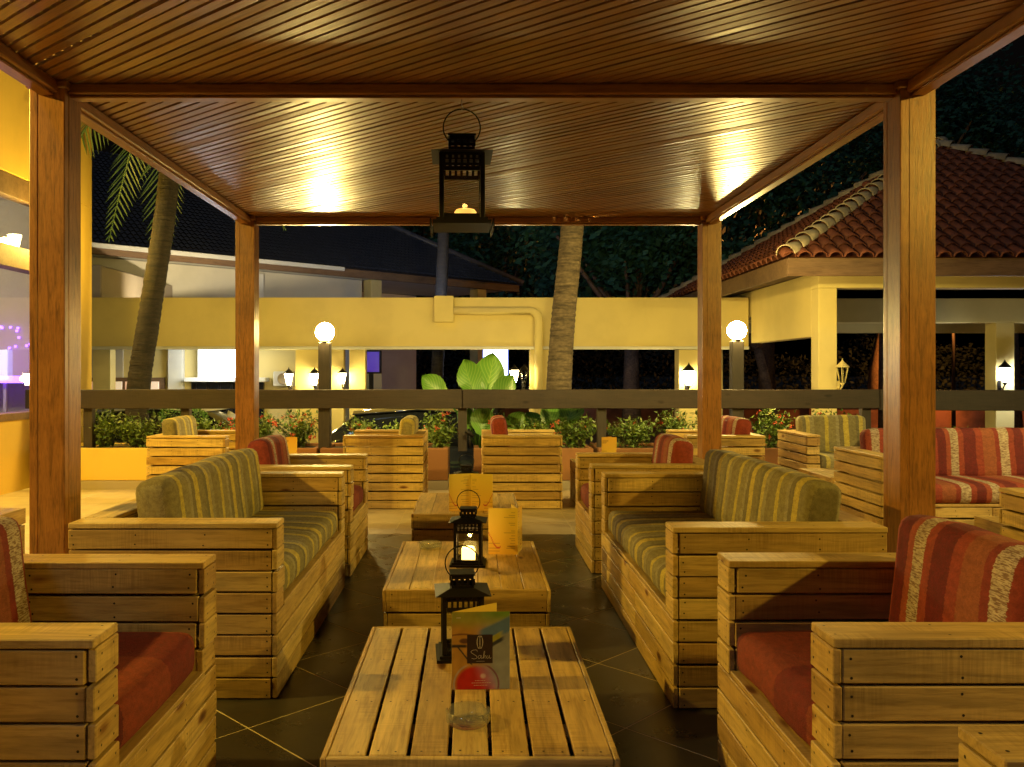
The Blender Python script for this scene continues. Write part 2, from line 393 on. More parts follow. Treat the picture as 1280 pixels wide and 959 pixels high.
def table(label, x0, x1, y0, y1, H=.30, gap=.012, n=7, group=None):
    t = thing('pallet_table', label, 'table', ((x0 + x1) / 2, (y0 + y1) / 2, 0), 0, group)
    W, L = x1 - x0, y1 - y0; hx, hy = W / 2, L / 2
    pw = (W - .036 - gap * (n - 1)) / n
    for i in range(n):
        x = -hx + .018 + pw / 2 + i * (pw + gap)
        board(t, '+zy', L - .04, pw, (x, 0, H - .011), .022, 1, j=.6, name='plank')
    for s in (-1, 1):
        board(t, '+x' if s > 0 else '-x', L, .105, (s * (hx - .008), 0, H - .053), .016, 1, j=.3)
        board(t, '+y' if s > 0 else '-y', W - .034, .105, (0, s * (hy - .009), H - .053), .018, 1, j=.3)
        z1 = H - .115
        board(t, '+x' if s > 0 else '-x', L - .006, z1, (s * (hx - .012), 0, z1 / 2), .016, 1, j=.2)
        board(t, '+y' if s > 0 else '-y', W - .044, z1, (0, s * (hy - .013), z1 / 2), .018, 1, j=.2)
    for y in (-hy * .6, 0, hy * .6): board(t, '+z', W - .06, .09, (0, y, H - .034), .02, 0, j=.2, name='bearer')
    return t

# ---------------------------------------------------------------- ground, terrace
g = obj('ground', box(-250, 250, -60, 420, -.9, -.6), ASPH); tag(g, kind='structure')
terr = obj('terrace_floor', box(-5.14, 9.2, -3.2, 10.45, -.6, -.0012), GROUT); tag(terr, kind='structure')
# slate tiles laid on the diagonal under the pergola, cream tiles around
def clip(poly, x0, x1, y0, y1):
    for ax, v, s in ((0, x0, 1), (0, x1, -1), (1, y0, 1), (1, y1, -1)):
        out = []
        for i in range(len(poly)):
            p, q = poly[i], poly[(i + 1) % len(poly)]; dp, dq = s * (p[ax] - v), s * (q[ax] - v)
            if dp >= 0: out.append(p)
            if dp * dq < 0:
                k = dp / (dp - dq); out.append((p[0] + k * (q[0] - p[0]), p[1] + k * (q[1] - p[1])))
        poly = out
        if not poly: return []
    return poly
def area(p): return abs(sum(p[i][0] * p[(i + 1) % len(p)][1] - p[(i + 1) % len(p)][0] * p[i][1] for i in range(len(p)))) / 2
TS = .50; hd = (TS - .007) / math.sqrt(2); u = TS / math.sqrt(2)
X0, X1, Y0, Y1 = -2.05, 2.12, .2, 6.98
for i in range(-8, 9):
    for j in range(-4, 14):
        if (i + j) % 2: continue
        cx, cy = -.845 + i * u, 3.175 + u + j * u
        pl = clip([(cx - hd, cy), (cx, cy - hd), (cx + hd, cy), (cx, cy + hd)], X0, X1, Y0, Y1)
        if len(pl) < 3 or area(pl) < .004: continue
        b = bmesh.new(); prism(b, [(p[0] - cx, p[1] - cy) for p in pl], -.011, 0)
        obj('slate_tile', b, SLATE, terr, (cx, cy, rnd.uniform(-.0003, .0003)))
_lt = {}
def ltile(x0, x1, y0, y1):
    k = (round(x1 - x0, 3), round(y1 - y0, 3))
    if k not in _lt:
        b = box(-k[0] / 2, k[0] / 2, -k[1] / 2, k[1] / 2, -.011, 0, .002); me = bpy.data.meshes.new('floor_tile'); b.to_mesh(me); b.free(); me.materials.append(LTILE); _lt[k] = me
    obj('floor_tile', _lt[k], None, terr, ((x0 + x1) / 2, (y0 + y1) / 2, rnd.uniform(-.0002, .0005)))
def lgrid(x0, x1, y0, y1, s):
    nx, ny = max(1, round((x1 - x0) / s)), max(1, round((y1 - y0) / s)); sx, sy = (x1 - x0) / nx, (y1 - y0) / ny
    for i in range(nx):
        for j in range(ny): ltile(x0 + i * sx + .003, x0 + (i + 1) * sx - .003, y0 + j * sy + .003, y0 + (j + 1) * sy - .003)
lgrid(-5.13, 7.3, 6.99, 9.64, .5)
lgrid(-5.13, -2.06, 2.6, 6.985, .6)
lgrid(2.13, 6.3, 3.4, 6.985, .6)

# ---------------------------------------------------------------- pergola
perg = thing('pergola', 'varnished brown timber pergola with diagonal slat ceiling over the pallet seats', 'pergola', (0, 0, 0))
PXL, PXR = -1.857, 1.934; PD = (.50, 3.69 + .0775, 6.88 + .0775); ZC = 2.60
def post_mesh():
    s = .0775; gk = .0022; prof = []
    side = [(-s + .004, 0), (-s + .034, 0), (-s + .036, gk), (-s + .039, gk), (-s + .041, 0), (s - .004, 0), (s - .001, .001)]
    for k in range(4):
        a = k * math.pi / 2
        for (x, d) in side:
            px, py = x, -s + d
            prof.append((px * math.cos(a) - py * math.sin(a), px * math.sin(a) + py * math.cos(a)))
    b = bmesh.new(); prism(b, prof, 0, ZC - .012); return b
pm = bpy.data.meshes.new('post'); _b = post_mesh(); _b.to_mesh(pm); _b.free(); pm.materials.append(TEAKP)
for y in PD:
    for x in (PXL, PXR):
        obj('post', pm, None, perg, (x, y, 0))
        obj('post_cap', box(-.09, .09, -.09, .09, -.02, .012, .004), TEAKB, perg, (x, y, ZC - .012))
def beam(x0, x1, y0, y1, z0, z1, along):
    L = (x1 - x0) if along == 'x' else (y1 - y0)
    b = box(-L / 2, L / 2, -((y1 - y0) if along == 'x' else (x1 - x0)) / 2, ((y1 - y0) if along == 'x' else (x1 - x0)) / 2, z0, z1, .005)
    obj('beam', b, TEAKB, perg, ((x0 + x1) / 2, (y0 + y1) / 2, 0), (0, 0, 0 if along == 'x' else R(90)))
    b = box(-L / 2, L / 2, -.03, .03, z0 - .012, z0 - .0005, .003)
    obj('moulding', b, TEAKB, perg, ((x0 + x1) / 2, (y0 + y1) / 2, 0), (0, 0, 0 if along == 'x' else R(90)))
for y in PD: beam(PXL + .0775, PXR - .0775, y - .05, y + .05, 2.553, 2.599, 'x')
for x in (PXL, PXR):
    for y0, y1 in ((PD[0], PD[1]), (PD[1], PD[2])): beam(x - .05, x + .05, y0 + .0775, y1 - .0775, 2.548, 2.599, 'y')
# ceiling slats run diagonally
dv = Vector((-.776, .631)); nv = Vector((.631, .776)); pitch = .0538
k = 0; s = -2.0
while s < 8.5:
    c = nv * s; h = (.0395 + rnd.uniform(-.0012, .0012)) / 2
    quad = [tuple(c - dv * 12 - nv * h), tuple(c + dv * 12 - nv * h), tuple(c + dv * 12 + nv * h), tuple(c - dv * 12 + nv * h)]
    pl = clip(quad, PXL - .04, PXR + .04, PD[0] - .02, PD[2] + .03)
    if len(pl) >= 3 and area(pl) > .002:
        m = Vector((sum(p[0] for p in pl) / len(pl), sum(p[1] for p in pl) / len(pl)))
        b = bmesh.new()
        loc = [(Vector(p) - m) for p in pl]
        prism(b, [(q.dot(dv), q.dot(nv)) for q in loc], 0, .016)
        bmesh.ops.recalc_face_normals(b, faces=b.faces[:])
        obj('slat', b, TEAK, perg, (m.x, m.y, ZC + .001 + rnd.uniform(0, .0015)), (rnd.gauss(0, .022), 0, math.atan2(dv.y, dv.x)))
    s += pitch; k += 1
b = bmesh.new(); s = -8.0
while s < 6:
    c = dv * s; h = .011
    pl = clip([tuple(c - nv * 12 - dv * h), tuple(c + nv * 12 - dv * h), tuple(c + nv * 12 + dv * h), tuple(c - nv * 12 + dv * h)], PXL - .04, PXR + .04, PD[0], PD[2] + .03)
    if len(pl) >= 3 and area(pl) > .001: prism(b, pl, ZC + .0195, ZC + .034)
    s += .075
bmesh.ops.recalc_face_normals(b, faces=b.faces[:])
tag(obj('cross_lath', b, TEAK, perg), kind='stuff')

# ---------------------------------------------------------------- lamps
def point(name, loc, watts, color, radius=.08, parent=None):
    d = bpy.data.lights.new(name, 'POINT'); d.energy = watts; d.color = color; d.shadow_soft_size = radius
    o = bpy.data.objects.new(name, d); o.location = loc; return link(o, parent)
def spot(name, loc, target, watts, color, angle, radius, parent, blend=.5):
    d = bpy.data.lights.new(name, 'SPOT'); d.energy = watts; d.color = color; d.spot_size = R(angle); d.spot_blend = blend; d.shadow_soft_size = radius
    o = bpy.data.objects.new(name, d); o.location = loc
    o.rotation_euler = (Vector(target) - Vector(loc)).to_track_quat('-Z', 'Y').to_euler(); return link(o, parent)
def floodlight(label, loc, target, watts, color, mount, angle=130, group=None):  # lamps out of view; fixtures and positions are assumed
    """Small metal-bodied flood lamp on a bracket or pole."""
    t = thing('floodlight', label, 'lamp', (0, 0, 0), 0, group)
    q = (Vector(target) - Vector(loc)).to_track_quat('-Z', 'Y').to_euler()
    b = box(-.12, .12, -.08, .08, 0, .10, .012); obj('housing', b, METAL, t, loc, q)
    obj('lens', box(-.10, .10, -.06, .06, -.006, -.001), FLOODG, t, loc, q)
    b = bmesh.new(); tube(b, [mount, (loc[0] * .3 + mount[0] * .7, loc[1] * .3 + mount[1] * .7, loc[2] + .08), Vector(loc) + (Vector(loc) - Vector(target)).normalized() * .08], .018); obj('bracket', b, METAL, t)
    l = Vector(loc) + (Vector(target) - Vector(loc)).normalized() * .02
    spot('flood_beam', l, target, watts, color, angle, .05, t, .6)
    return t

# ---------------------------------------------------------------- restaurant building on the left
WXL = -5.145
bl = thing('restaurant_building', 'tall yellow rendered building with a wide framed window beside the terrace', 'building', (WXL, 4, -.6))
def bpart(name, x0, x1, y0, y1, z0, z1, mat, parent=bl, bev=.004):
    return obj(name, box(x0 - WXL, x1 - WXL, y0 - 4, y1 - 4, z0 + .6, z1 + .6, bev), mat, parent)
bpart('wall', -5.395, WXL, -3.5, 11.43, -.6, .80, YELLOW)
bpart('wall', -5.395, WXL, -3.5, 5.2, .802, 3.55, YELLOW)
bpart('wall', -5.395, WXL, 10.45, 11.43, .802, 3.55, YELLOW)
bpart('wall', -5.395, WXL, -3.5, 11.43, 3.552, 6.2, YELLOW)
bpart('wall', -9.0, -5.40, 11.18, 11.43, -.6, 6.2, PALE)
bpart('wall', -9.2, -9.0, -3.5, 11.43, -.6, 6.2, PALE)
bpart('wall', -9.0, -5.40, -3.5, -3.3, -.6, 6.2, PALE)
bpart('ceiling', -8.99, -5.41, -3.29, 11.17, 3.6, 3.75, PALE)
bpart('roof', -9.3, -5.1, -3.6, 11.5, 6.202, 6.4, TAUPE)
win = bpart('window', -5.30, -5.16, 5.2, 10.45, 3.30, 3.545, FASC)
def wpart(name, x0, x1, y0, y1, z0, z1, mat): return obj(name, box(x0 - WXL, x1 - WXL, y0 - 4, y1 - 4, z0 + .6, z1 + .6, .003), mat, win)
wpart('transom', -5.30, -5.10, 5.2, 10.45, 2.50, 2.74, FASC)
wpart('sill', -5.36, -5.08, 5.2, 10.45, .802, .88, FASC)
for y in (5.25, 7.0, 8.75, 10.40): wpart('mullion', -5.28, -5.18, y - .05, y + .05, .885, 3.298, FASC)
for y0, y1 in ((5.3, 6.95), (7.05, 8.7), (8.8, 10.35)):
    wpart('pane', -5.235, -5.229, y0, y1, .885, 2.498, GLASS); wpart('pane', -5.235, -5.229, y0, y1, 2.745, 3.298, GLASS)
nb = thing('neon_shelf', 'violet neon-lit glass shelf inside the yellow building window', 'shelf', (-6.1, 10.95, .0))
obj('shelf_top', box(-.75, .6, -.17, .22, 1.25, 1.29, .004), WHITEP, nb); obj('neon_tube', box(-.75, .6, -.185, -.172, 1.20, 1.29), NEON, nb)
for x in (-.7, -.3, .1, .5): obj('shelf_post', box(x - .02, x + .02, -.1, -.06, -.6, 1.25), WHITEP, nb)
b = bmesh.new()
for i in range(16): 
    x, z = rnd.uniform(-.5, .3), rnd.uniform(1.55, 1.95); bx(b, x - .014, x + .014, .2, .215, z - .014, z + .014)
obj('neon_dots', b, NEON, nb)
point('room_lamp', (-7.2, 8.6, 3.0), 150, (1, .85, .66), .15, bl).location = (-7.2 - WXL, 8.6 - 4, 3.6)
point('neon_glow', (0, -.3, 1.45), 11, (.4, .12, 1), .1, nb)

floodlight('unseen assumed floodlight high on the yellow wall lighting the near pallet chairs', (-4.85, 2.7, 3.35), (.6, 3.9, .4), 960, WARM, (WXL, 2.7, 3.45), 120)  # unseen; assumed source for the light from the left
floodlight('unseen assumed floodlight on the yellow wall lighting the terrace corner', (-4.7, 6.6, 3.2), (-3.3, 8.2, 0), 900, WARM, (WXL, 6.6, 3.35), 95)  # unseen; assumed source for the lit floor and wall corner
floodlight('unseen assumed floodlight on a pole to the right of the pergola', (4.9, .6, 3.2), (.6, 4.2, .6), 620, WARM, (5.3, .3, 3.1), 115)  # unseen lamp and pole, assumed for the light from the right
b = bmesh.new(); tube(b, [(5.3, .3, -.012), (5.3, .3, 3.3)], .045, 10); obj('pole', b, METAL, bpy.data.objects['floodlight.002'])
floodlight('unseen assumed floodlight on a pole beside the red striped sofa', (6.6, 5.0, 2.9), (3.4, 7.0, .4), 700, WARM2, (7.0, 4.8, 2.8), 130)  # unseen lamp and pole, put in to light the red sofa
b = bmesh.new(); tube(b, [(7.0, 4.8, -.012), (7.0, 4.8, 3.0)], .045, 10); obj('pole', b, METAL, bpy.data.objects['floodlight.003'])

# ---------------------------------------------------------------- seats
def rz(d): return R({'camera': 0, 'right': 90, 'left': -90}[d])
seat('pallet_sofa', 'pine pallet sofa with olive striped cushions, its end arm beside a near wall-side post', 'sofa', (-.80 - .425, 4.36, 0), rz('right'), 1.82, fabric=OLIVE, by=.125)['label'] = 'pine pallet sofa with olive striped cushions on the yellow building side of the tables'
seat('pallet_sofa', 'pine pallet sofa with olive striped cushions on the tiled pavilion side of the tables', 'sofa', (.79 + .425, 4.30, 0), rz('left'), 1.89, fabric=OLIVE, by=.225)
seat('pallet_armchair', 'pine pallet armchair with rust red cushions beside the slatted front table, pavilion side', 'armchair', (.83 + .425, 2.42, 0), rz('left'), .93, fabric=RED, seatfab=REDS, by=.165)
seat('pallet_armchair', 'pine pallet armchair with dark red seat beside the slatted front table, yellow building side', 'armchair', (-.87 - .425, 2.41, 0), rz('right'), .92, fabric=RED, seatfab=REDS)
seat('pallet_armchair', 'pine pallet armchair, only a wooden arm corner showing, before the rust red armchair', 'armchair', (.84 + .425, 1.01, 0), rz('left'), .92, fabric=RED)
seat('pallet_armchair', 'pine pallet armchair, only a sliver of arm showing, before the dark red armchair', 'armchair', (-.84 - .425, 1.0, 0), rz('right'), .92, fabric=RED)
seat('pallet_armchair', 'pine pallet armchair with red striped cushions past the olive sofa, yellow building side', 'armchair', (-.80 - .425, 5.97, 0), rz('right'), .9, fabric=RED, seatfab=REDS)
seat('pallet_armchair', 'pine pallet armchair with red striped cushions past the olive sofa, pavilion side', 'armchair', (.78 + .425, 6.05, 0), rz('left'), .9, fabric=RED, seatfab=REDS)
seat('pallet_armchair', 'pine pallet armchair with olive cushion, its back to the red cushioned chair on cream floor', 'armchair', (-.88, 8.70, 0), rz('left'), .9, .78, OLIVE, RH=.0735)
seat('pallet_armchair', 'pine pallet armchair on cream floor with red cushion, back to the olive cushioned chair', 'armchair', (.475, 8.70, 0), rz('right'), .9, .78, RED, REDS, RH=.0735)
seat('pallet_armchair', 'pine pallet armchair with olive striped cushion by the yellow planter and building', 'armchair', (-2.77, 8.62, 0), rz('right'), .92, .76, OLIVE, RH=.0735)
seat('pallet_armchair', 'pine pallet armchair with red striped cushion behind the far pavilion-side pergola post', 'armchair', (2.45, 8.68, 0), rz('left'), .92, .76, RED, REDS, RH=.0735)
seat('pallet_armchair', 'pine pallet armchair with broad olive cushions facing the pergola, behind the red sofa', 'armchair', (3.76, 8.72, 0), rz('camera'), .98, .80, OLIVE, RH=.0735)
seat('pallet_sofa', 'pine pallet sofa with red, white and maroon striped cushions outside the pergola', 'sofa', (3.98, 6.62, 0), rz('camera'), 1.98, .84, RED, RED, RH=.0735)
seat('pallet_armchair', 'pine pallet armchair without cushions behind the red striped sofa', 'armchair', (4.98, 8.75, 0), rz('left'), .9, .8, RED, cush=False, RH=.0735)
seat('pallet_armchair', 'pine pallet armchair facing the red striped sofa outside the pergola, seen from its slatted side', 'armchair', (3.225, 4.06, 0), R(180), .85, .92, RED, REDS, RH=.0735)

# ---------------------------------------------------------------- tables
table('low pine pallet table with open gaps between planks, holding lantern, menu and ashtray', -.412, .392, 2.265, 3.445)
table('low pine pallet table with close planks holding the lit candle lantern', -.432, .365, 4.02, 5.19, gap=.002)
table('low pine pallet table holding the wide open yellow menu', -.455, .345, 6.17, 7.28, gap=.002, n=6)
table('pine pallet table between the chairs by the yellow building', -2.25, -1.45, 8.2, 9.0, .42, .004)
table('pine pallet table between the red cushioned chairs on cream floor', 1.02, 1.82, 8.2, 9.0, .42, .004)
table('pine pallet table in front of the broad olive armchair', 3.10, 3.9, 7.36, 8.1, .42, .004)
table('low pine pallet table in front of the red striped sofa', 3.6, 4.4, 5.46, 6.1, .30, .004)
table('pine pallet table outside the pergola by the yellow building window', -3.85, -3.02, 4.85, 5.72, .42, .004)

# ---------------------------------------------------------------- lanterns
def lantern(label, loc, s, rz_, candle, hang=False):
    t = thing('lantern', label, 'lantern', loc, rz_, None)
    def pb(name, *a, bev=.0015): return obj(name, box(*[v * s for v in a], bev * s), METAL, t)
    hb = .075; top = .235
    b = bmesh.new(); bx(b, *[v * s for v in (-.095, .095, -.095, .095, 0, .012)]); bx(b, *[v * s for v in (-.084, .084, -.084, .084, .0122, .022)])
    if hang:
        for q in (-1, 1):
            bx(b, *[v * s for v in (min(q * .1045, q * .1), max(q * .1045, q * .1), -.095, .095, -.016, .016)])
    obj('base', b, METAL, t)
    for sx in (-1, 1):
        for sy in (-1, 1): pb('corner_post', *sorted((sx * hb, sx * (hb - .016))), *sorted((sy * hb, sy * (hb - .016))), .022, top)
    for k in range(4):       # four pierced top bands over glass
        b = bmesh.new(); e = hb - .0165; y0, y1 = -hb + .003, -hb + .010
        bx(b, *[v * s for v in (-e, e, y0, y1, .176, .190)]); bx(b, *[v * s for v in (-e, e, y0, y1, .212, .217)]); bx(b, *[v * s for v in (-e, e, y0, y1, .226, top)])
        for i in range(7):
            x = -e + 2 * e * i / 6; bx(b, *[v * s for v in (x - .0042, x + .0042, y0, y1, .1902, .2118)]); bx(b, *[v * s for v in (x - .006, x + .006, y0, y1, .2172, .2258)])
        f = obj('side_frame', b, METAL, t, rot=(0, 0, k * math.pi / 2))
        obj('bottom_rail', box(*[v * s for v in (-e, e, y0, y1, .0222, .036)]), METAL, t, rot=(0, 0, k * math.pi / 2))
        obj('pane', box(-e * s, e * s, (y0 + .002) * s, (y0 + .0035) * s, .0362 * s, .1758 * s), GLASS, f)
    b = bmesh.new()      # shallow hipped roof plate
    lo = [b.verts.new((x * .100 * s, y * .100 * s, (top + .001) * s)) for x, y in ((-1, -1), (1, -1), (1, 1), (-1, 1))]
    hi = [b.verts.new((x * .046 * s, y * .046 * s, (top + .017) * s)) for x, y in ((-1, -1), (1, -1), (1, 1), (-1, 1))]
    b.faces.new(lo[::-1]); b.faces.new(hi)
    for i in range(4): b.faces.new((lo[i], lo[(i + 1) % 4], hi[(i + 1) % 4], hi[i]))
    obj('roof_plate', b, METAL, t)
    b = bmesh.new(); z0, z1 = top + .0172, top + .062; e = .040
    for k in range(4):
        c_, s_ = math.cos(k * math.pi / 2), math.sin(k * math.pi / 2)
        for (xa, xb, za, zb) in [(-e, e, z0, z0 + .010), (-e, e, z1 - .012, z1)] + [(-e + 2 * e * i / 4 - .005, -e + 2 * e * i / 4 + .005, z0 + .0102, z1 - .0122) for i in range(5)]:
            vs = bx(b, *[v * s for v in (xa, xb, -e, -e + .003, za, zb)])
            for v in vs: v.co.x, v.co.y = v.co.x * c_ - v.co.y * s_, v.co.x * s_ + v.co.y * c_
    obj('chimney', b, METAL, t)
    obj('chimney_lid', box(-.046 * s, .046 * s, -.046 * s, .046 * s, (z1 + .0005) * s, (z1 + .007) * s, .001), METAL, t)
    b = bmesh.new(); zr = z1 + .038
    pts = [(.062 * s * math.sin(a), 0, (zr - .062 * math.cos(a)) * s) for a in [R(38 + i * (284) / 28) for i in range(29)]]
    pts = [(.044 * s, 0, z1 * s)] + pts + [(-.044 * s, 0, z1 * s)]
    tube(b, pts, .0025 * s, 6); obj('ring_handle', b, METAL, t)
    b = bmesh.new()
    ch = .07 if candle == 'bright' else .038; cx_ = 0 if candle == 'bright' else .012
    lathe(b, [(.001, .0225 * s), (.036 * s, .0225 * s), (.037 * s, (.0225 + ch * .8) * s), (.031 * s, (.0225 + ch) * s), (.001, (.0225 + ch * .93) * s)], 20, 0, cx_ * s)
    cm = {'bright': CANDLE_B, 'dim': CANDLE_D, 'off': WAX}[candle]
    cd = obj('candle', b, cm, t)
    if candle == 'bright': point('candle_flame', (0, 0, .13 * s), 1.4, (1, .55, .14), .012, t)
    if candle == 'dim': point('candle_flame', (.012 * s, 0, .10 * s), .25, (1, .5, .12), .012, t)
    if hang:
        b = bmesh.new(); zt = (zr + .062) * s
        tube(b, [(0, 0, zt - .004), (.006, 0, zt + .004), (0, 0, zt + .016), (0, 0, zt + .045)], .0018, 6); obj('hook', b, CHROME, t)
    return t
lantern('black metal lantern with ring handle on the slatted front table behind the menu', (-.042, 3.10, .300), 1.0, R(4), 'off')
lantern('black metal lantern with a brightly lit candle on the middle table', (-.028, 4.57, .300), 1.0, R(-3), 'bright')
lantern('black metal lantern on the far table half hidden behind the open yellow menu', (-.057, 6.72, .300), .98, R(2), 'off')
SH = 1.33; zh = 2.553 - .012 - (.235 + .062 + .1 + .047 * 1) * SH
lantern('large black metal lantern with a glowing candle hanging from the pergola beam', ((577 - CX) * 3.70 / F, 3.7675, 2.541 - ((.297 + .1) * SH + .040)), SH, R(1.5), 'dim', True)

# ---------------------------------------------------------------- menus
def vgrid(wd, ht, nx, ny, fn):
    b = bmesh.new(); cl = b.loops.layers.float_color.new('print'); V = [[b.verts.new((wd * i / nx, 0, ht * j / ny)) for i in range(nx + 1)] for j in range(ny + 1)]
    for j in range(ny):
        for i in range(nx):
            f = b.faces.new((V[j][i], V[j][i + 1], V[j + 1][i + 1], V[j + 1][i])); c = fn((i + .5) / nx, (j + .5) / ny)
            for l in f.loops: l[cl] = (*c, 1)
    return b
def mixc(a, b, k): k = max(0, min(1, k)); return tuple(x + (y - x) * k for x, y in zip(a, b))
def sst(a, b, x): k = max(0, min(1, (x - a) / (b - a))); return k * k * (3 - 2 * k)
def cover(u, v):
    n = noise.noise(Vector((u * 3.1, v * 3.7, 1.7))); n2 = noise.noise(Vector((u * 9, v * 11, 5.1)))
    c = mixc((.52, .27, .04), (.30, .32, .30), sst(.30, .75, u + .08 * n))              # amber to grey blue
    c = mixc(c, (.34, .34, .05), sst(.74, .90, v + .05 * n) * (1 - .3 * u))
    c = mixc(c, (.16, .30, .04), sst(.86, .97, v) * sst(.2, .9, u))
    w = v - (.50 + .34 * u); c = mixc(c, (.11, .20, .36), sst(.40, .56, u) * (1 - sst(.07, .12, abs(w) + .02 * n)))
    w = v - (.34 + .42 * u); c = mixc(c, (.40, .38, .04), sst(.36, .5, u) * (1 - sst(.035, .06, abs(w))) * (1 - sst(.80, .92, u)))
    w = v - (.28 + .42 * u); c = mixc(c, (.03, .035, .05), sst(.5, .62, u) * (1 - sst(.015, .04, abs(w))) * (1 - sst(.84, .95, u)))
    c = mixc(c, (.16, .05, .015), (1 - sst(.004, .016, abs(v - .70 - .012 * math.sin(u * 9)))) * (1 - sst(.40, .5, u)) * .9)
    c = mixc(c, (.13, .05, .02), 1 - sst(.6, 1.1, math.hypot((u - .22) / .11, (v - .625) / .04)))
    c = mixc(c, (.03, .02, .02), (1 - sst(.008, .03, abs(v - .56 + .10 * (u - .1) ** 2))) * (1 - sst(.22, .3, u)))
    c = mixc(c, (.04, .03, .03), (1 - sst(.010, .022, abs(u - (.10 + (.55 - v) * 1.05)))) * sst(.30, .33, v) * (1 - sst(.54, .56, v)))
    r = math.hypot((u - .42) / .38, (v - .06) / .27)
    red = mixc((.55, .012, .008), (.36, .28, .40), sst(.42, .78, u + (v - .12) * .6 + .06 * n))
    c = mixc(c, red, (1 - sst(.80, 1.02, r + .05 * n)) * (1 - sst(.26, .36, v)))
    rim = 1 - sst(.02, .055, abs(r - 1.02)); c = mixc(c, (.20, .03, .10) if u > .45 else (.50, .40, .30), rim * (1 - sst(.28, .33, v)) * .85)
    c = mixc(c, (.66, .5, .52), (1 - sst(.4, 1.1, math.hypot((u - .54) / .06, (v - .17) / .04))) * .8)
    return tuple(x * (1 + .18 * n2) for x in c)
def page(seed, warm):
    r = random.Random(seed); rows = [(r.uniform(.3, .95), r.random() < .22) for _ in range(40)]
    def fn(u, v):
        base = mixc((.72, .52, .07), (.66, .36, .04), v if warm else 1 - v)
        row = int(v * 30); ln, skip = rows[row]
        if .07 < u < .07 + .42 * ln and v * 30 % 1 < .42 and not skip and .08 < v < .92: return mixc(base, (.14, .08, .03), .42)
        if u > .58 and abs(v - .34 - .2 * math.sin(u * 7)) < .02: return (.45, .08, .03)
        if u > .62 and v < .3 and v * 30 % 1 < .3 : return mixc(base, (.2, .1, .04), .5)
        return base
    return fn
def strip(b, pts, wd, y):
    for (x0, z0), (x1, z1) in zip(pts, pts[1:]):
        d = Vector((x1 - x0, z1 - z0)); L = d.length
        if L < 1e-6: continue
        n = Vector((-d.y, d.x)) / L * wd / 2; e = d / L * wd * .3
        vs = [b.verts.new((x, y, z)) for x, z in ((x0 - e.x - n.x, z0 - e.y - n.y), (x1 + e.x - n.x, z1 + e.y - n.y), (x1 + e.x + n.x, z1 + e.y + n.y), (x0 - e.x + n.x, z0 - e.y + n.y))]
        b.faces.new(vs)
def leaf(parent, name, wd, ht, ang, fn, fn_back, nx=36, ny=48):
    o = obj(name, vgrid(wd, ht, nx, ny, fn), PRINT, parent, (0, 0, 0), (0, 0, ang))
    bk = vgrid(wd, ht, nx, ny, fn_back)
    for v in bk.verts: v.co.y = .0011
    bmesh.ops.reverse_faces(bk, faces=bk.faces[:]); obj('inner_page', bk, PRINT, o)
    obj('paper_edge', box(.0004, wd + .0004, .0001, .0010, .0003, ht - .0003), PAPER, o)
    return o
m1 = thing('menu', 'folded menu card with colourful cover and dark brown logo square on the front table', 'menu', (WX(565, 2.76), 2.755, .300), 0)
wd, ht = .188, .252
l1 = leaf(m1, 'cover', wd, ht, R(3), cover, page(3, True), 84, 112)
leaf(m1, 'back_leaf', wd, ht, R(38), page(4, False), page(5, True))
b = bmesh.new(); qx0, qx1, qz0, qz1 = .262 * wd, .705 * wd, .335 * ht, .705 * ht
b.faces.new([b.verts.new(p) for p in ((qx0, -.0006, qz0), (qx1, -.0006, qz0), (qx1, -.0006, qz1), (qx0, -.0006, qz1))]); lg = obj('logo_square', b, BROWNP, l1)
b = bmesh.new(); cxm = qx0 + (qx1 - qx0) * .5; H_ = qz1 - qz0; W_ = qx1 - qx0
for ox, rx in ((-.045, .055), (.045, .055), (0, .12)):
    strip(b, [(cxm + ox * W_ + rx * W_ * math.cos(a), qz0 + H_ * (.74 + .22 * math.sin(a))) for a in [2 * math.pi * i / 24 for i in range(25)]], .0011, -.0011)
def S(pts): return [(qx0 + W_ * x, qz0 + H_ * z) for x, z in pts]
def sm(pts, n=6):
    out = []
    for i in range(len(pts) - 1):
        p0, p1, p2, p3 = (Vector(pts[max(0, min(len(pts) - 1, q))]) for q in (i - 1, i, i + 1, i + 2))
        for k in range(n):
            t = k / n; out.append(tuple(.5 * ((2 * p1) + (p2 - p0) * t + (2 * p0 - 5 * p1 + 4 * p2 - p3) * t * t + (3 * p1 - p0 - 3 * p2 + p3) * t ** 3)))
    return out + [pts[-1]]
strip(b, S(sm([(.40, .42), (.36, .47), (.22, .46), (.15, .40), (.24, .33), (.36, .26), (.38, .19), (.28, .16), (.18, .18)])), .0013, -.0011)
strip(b, S(sm([(.54, .27), (.47, .28), (.43, .21), (.47, .165), (.53, .22), (.55, .28), (.55, .20), (.58, .165), (.63, .22)])), .0012, -.0011)
strip(b, S(sm([(.63, .22), (.68, .34), (.69, .42), (.66, .40), (.645, .28), (.65, .17), (.68, .25), (.72, .27), (.74, .20), (.73, .165)])), .0012, -.0011)
strip(b, S(sm([(.79, .27), (.77, .20), (.80, .165), (.85, .21), (.87, .28), (.87, .20), (.91, .165), (.94, .20)])), .0012, -.0011)
strip(b, S([(.36, .075), (.68, .075)]), .0009, -.0011)
obj('logo_lettering', b, INK, lg)
b = bmesh.new()
for x0, x1, z in ((.40, .58, .112), (.34, .66, .083), (.38, .60, .052)):
    x = x0
    while x < x1: ln = rnd.uniform(.015, .04); strip(b, [(x * wd, z * ht), ((x + ln) * wd, z * ht)], .0013, -.0007); x += ln + .012
strip(b, [(.08 * wd, .925 * ht), (.15 * wd, .925 * ht)], .002, -.0007)
obj('small_print', b, INK, l1)
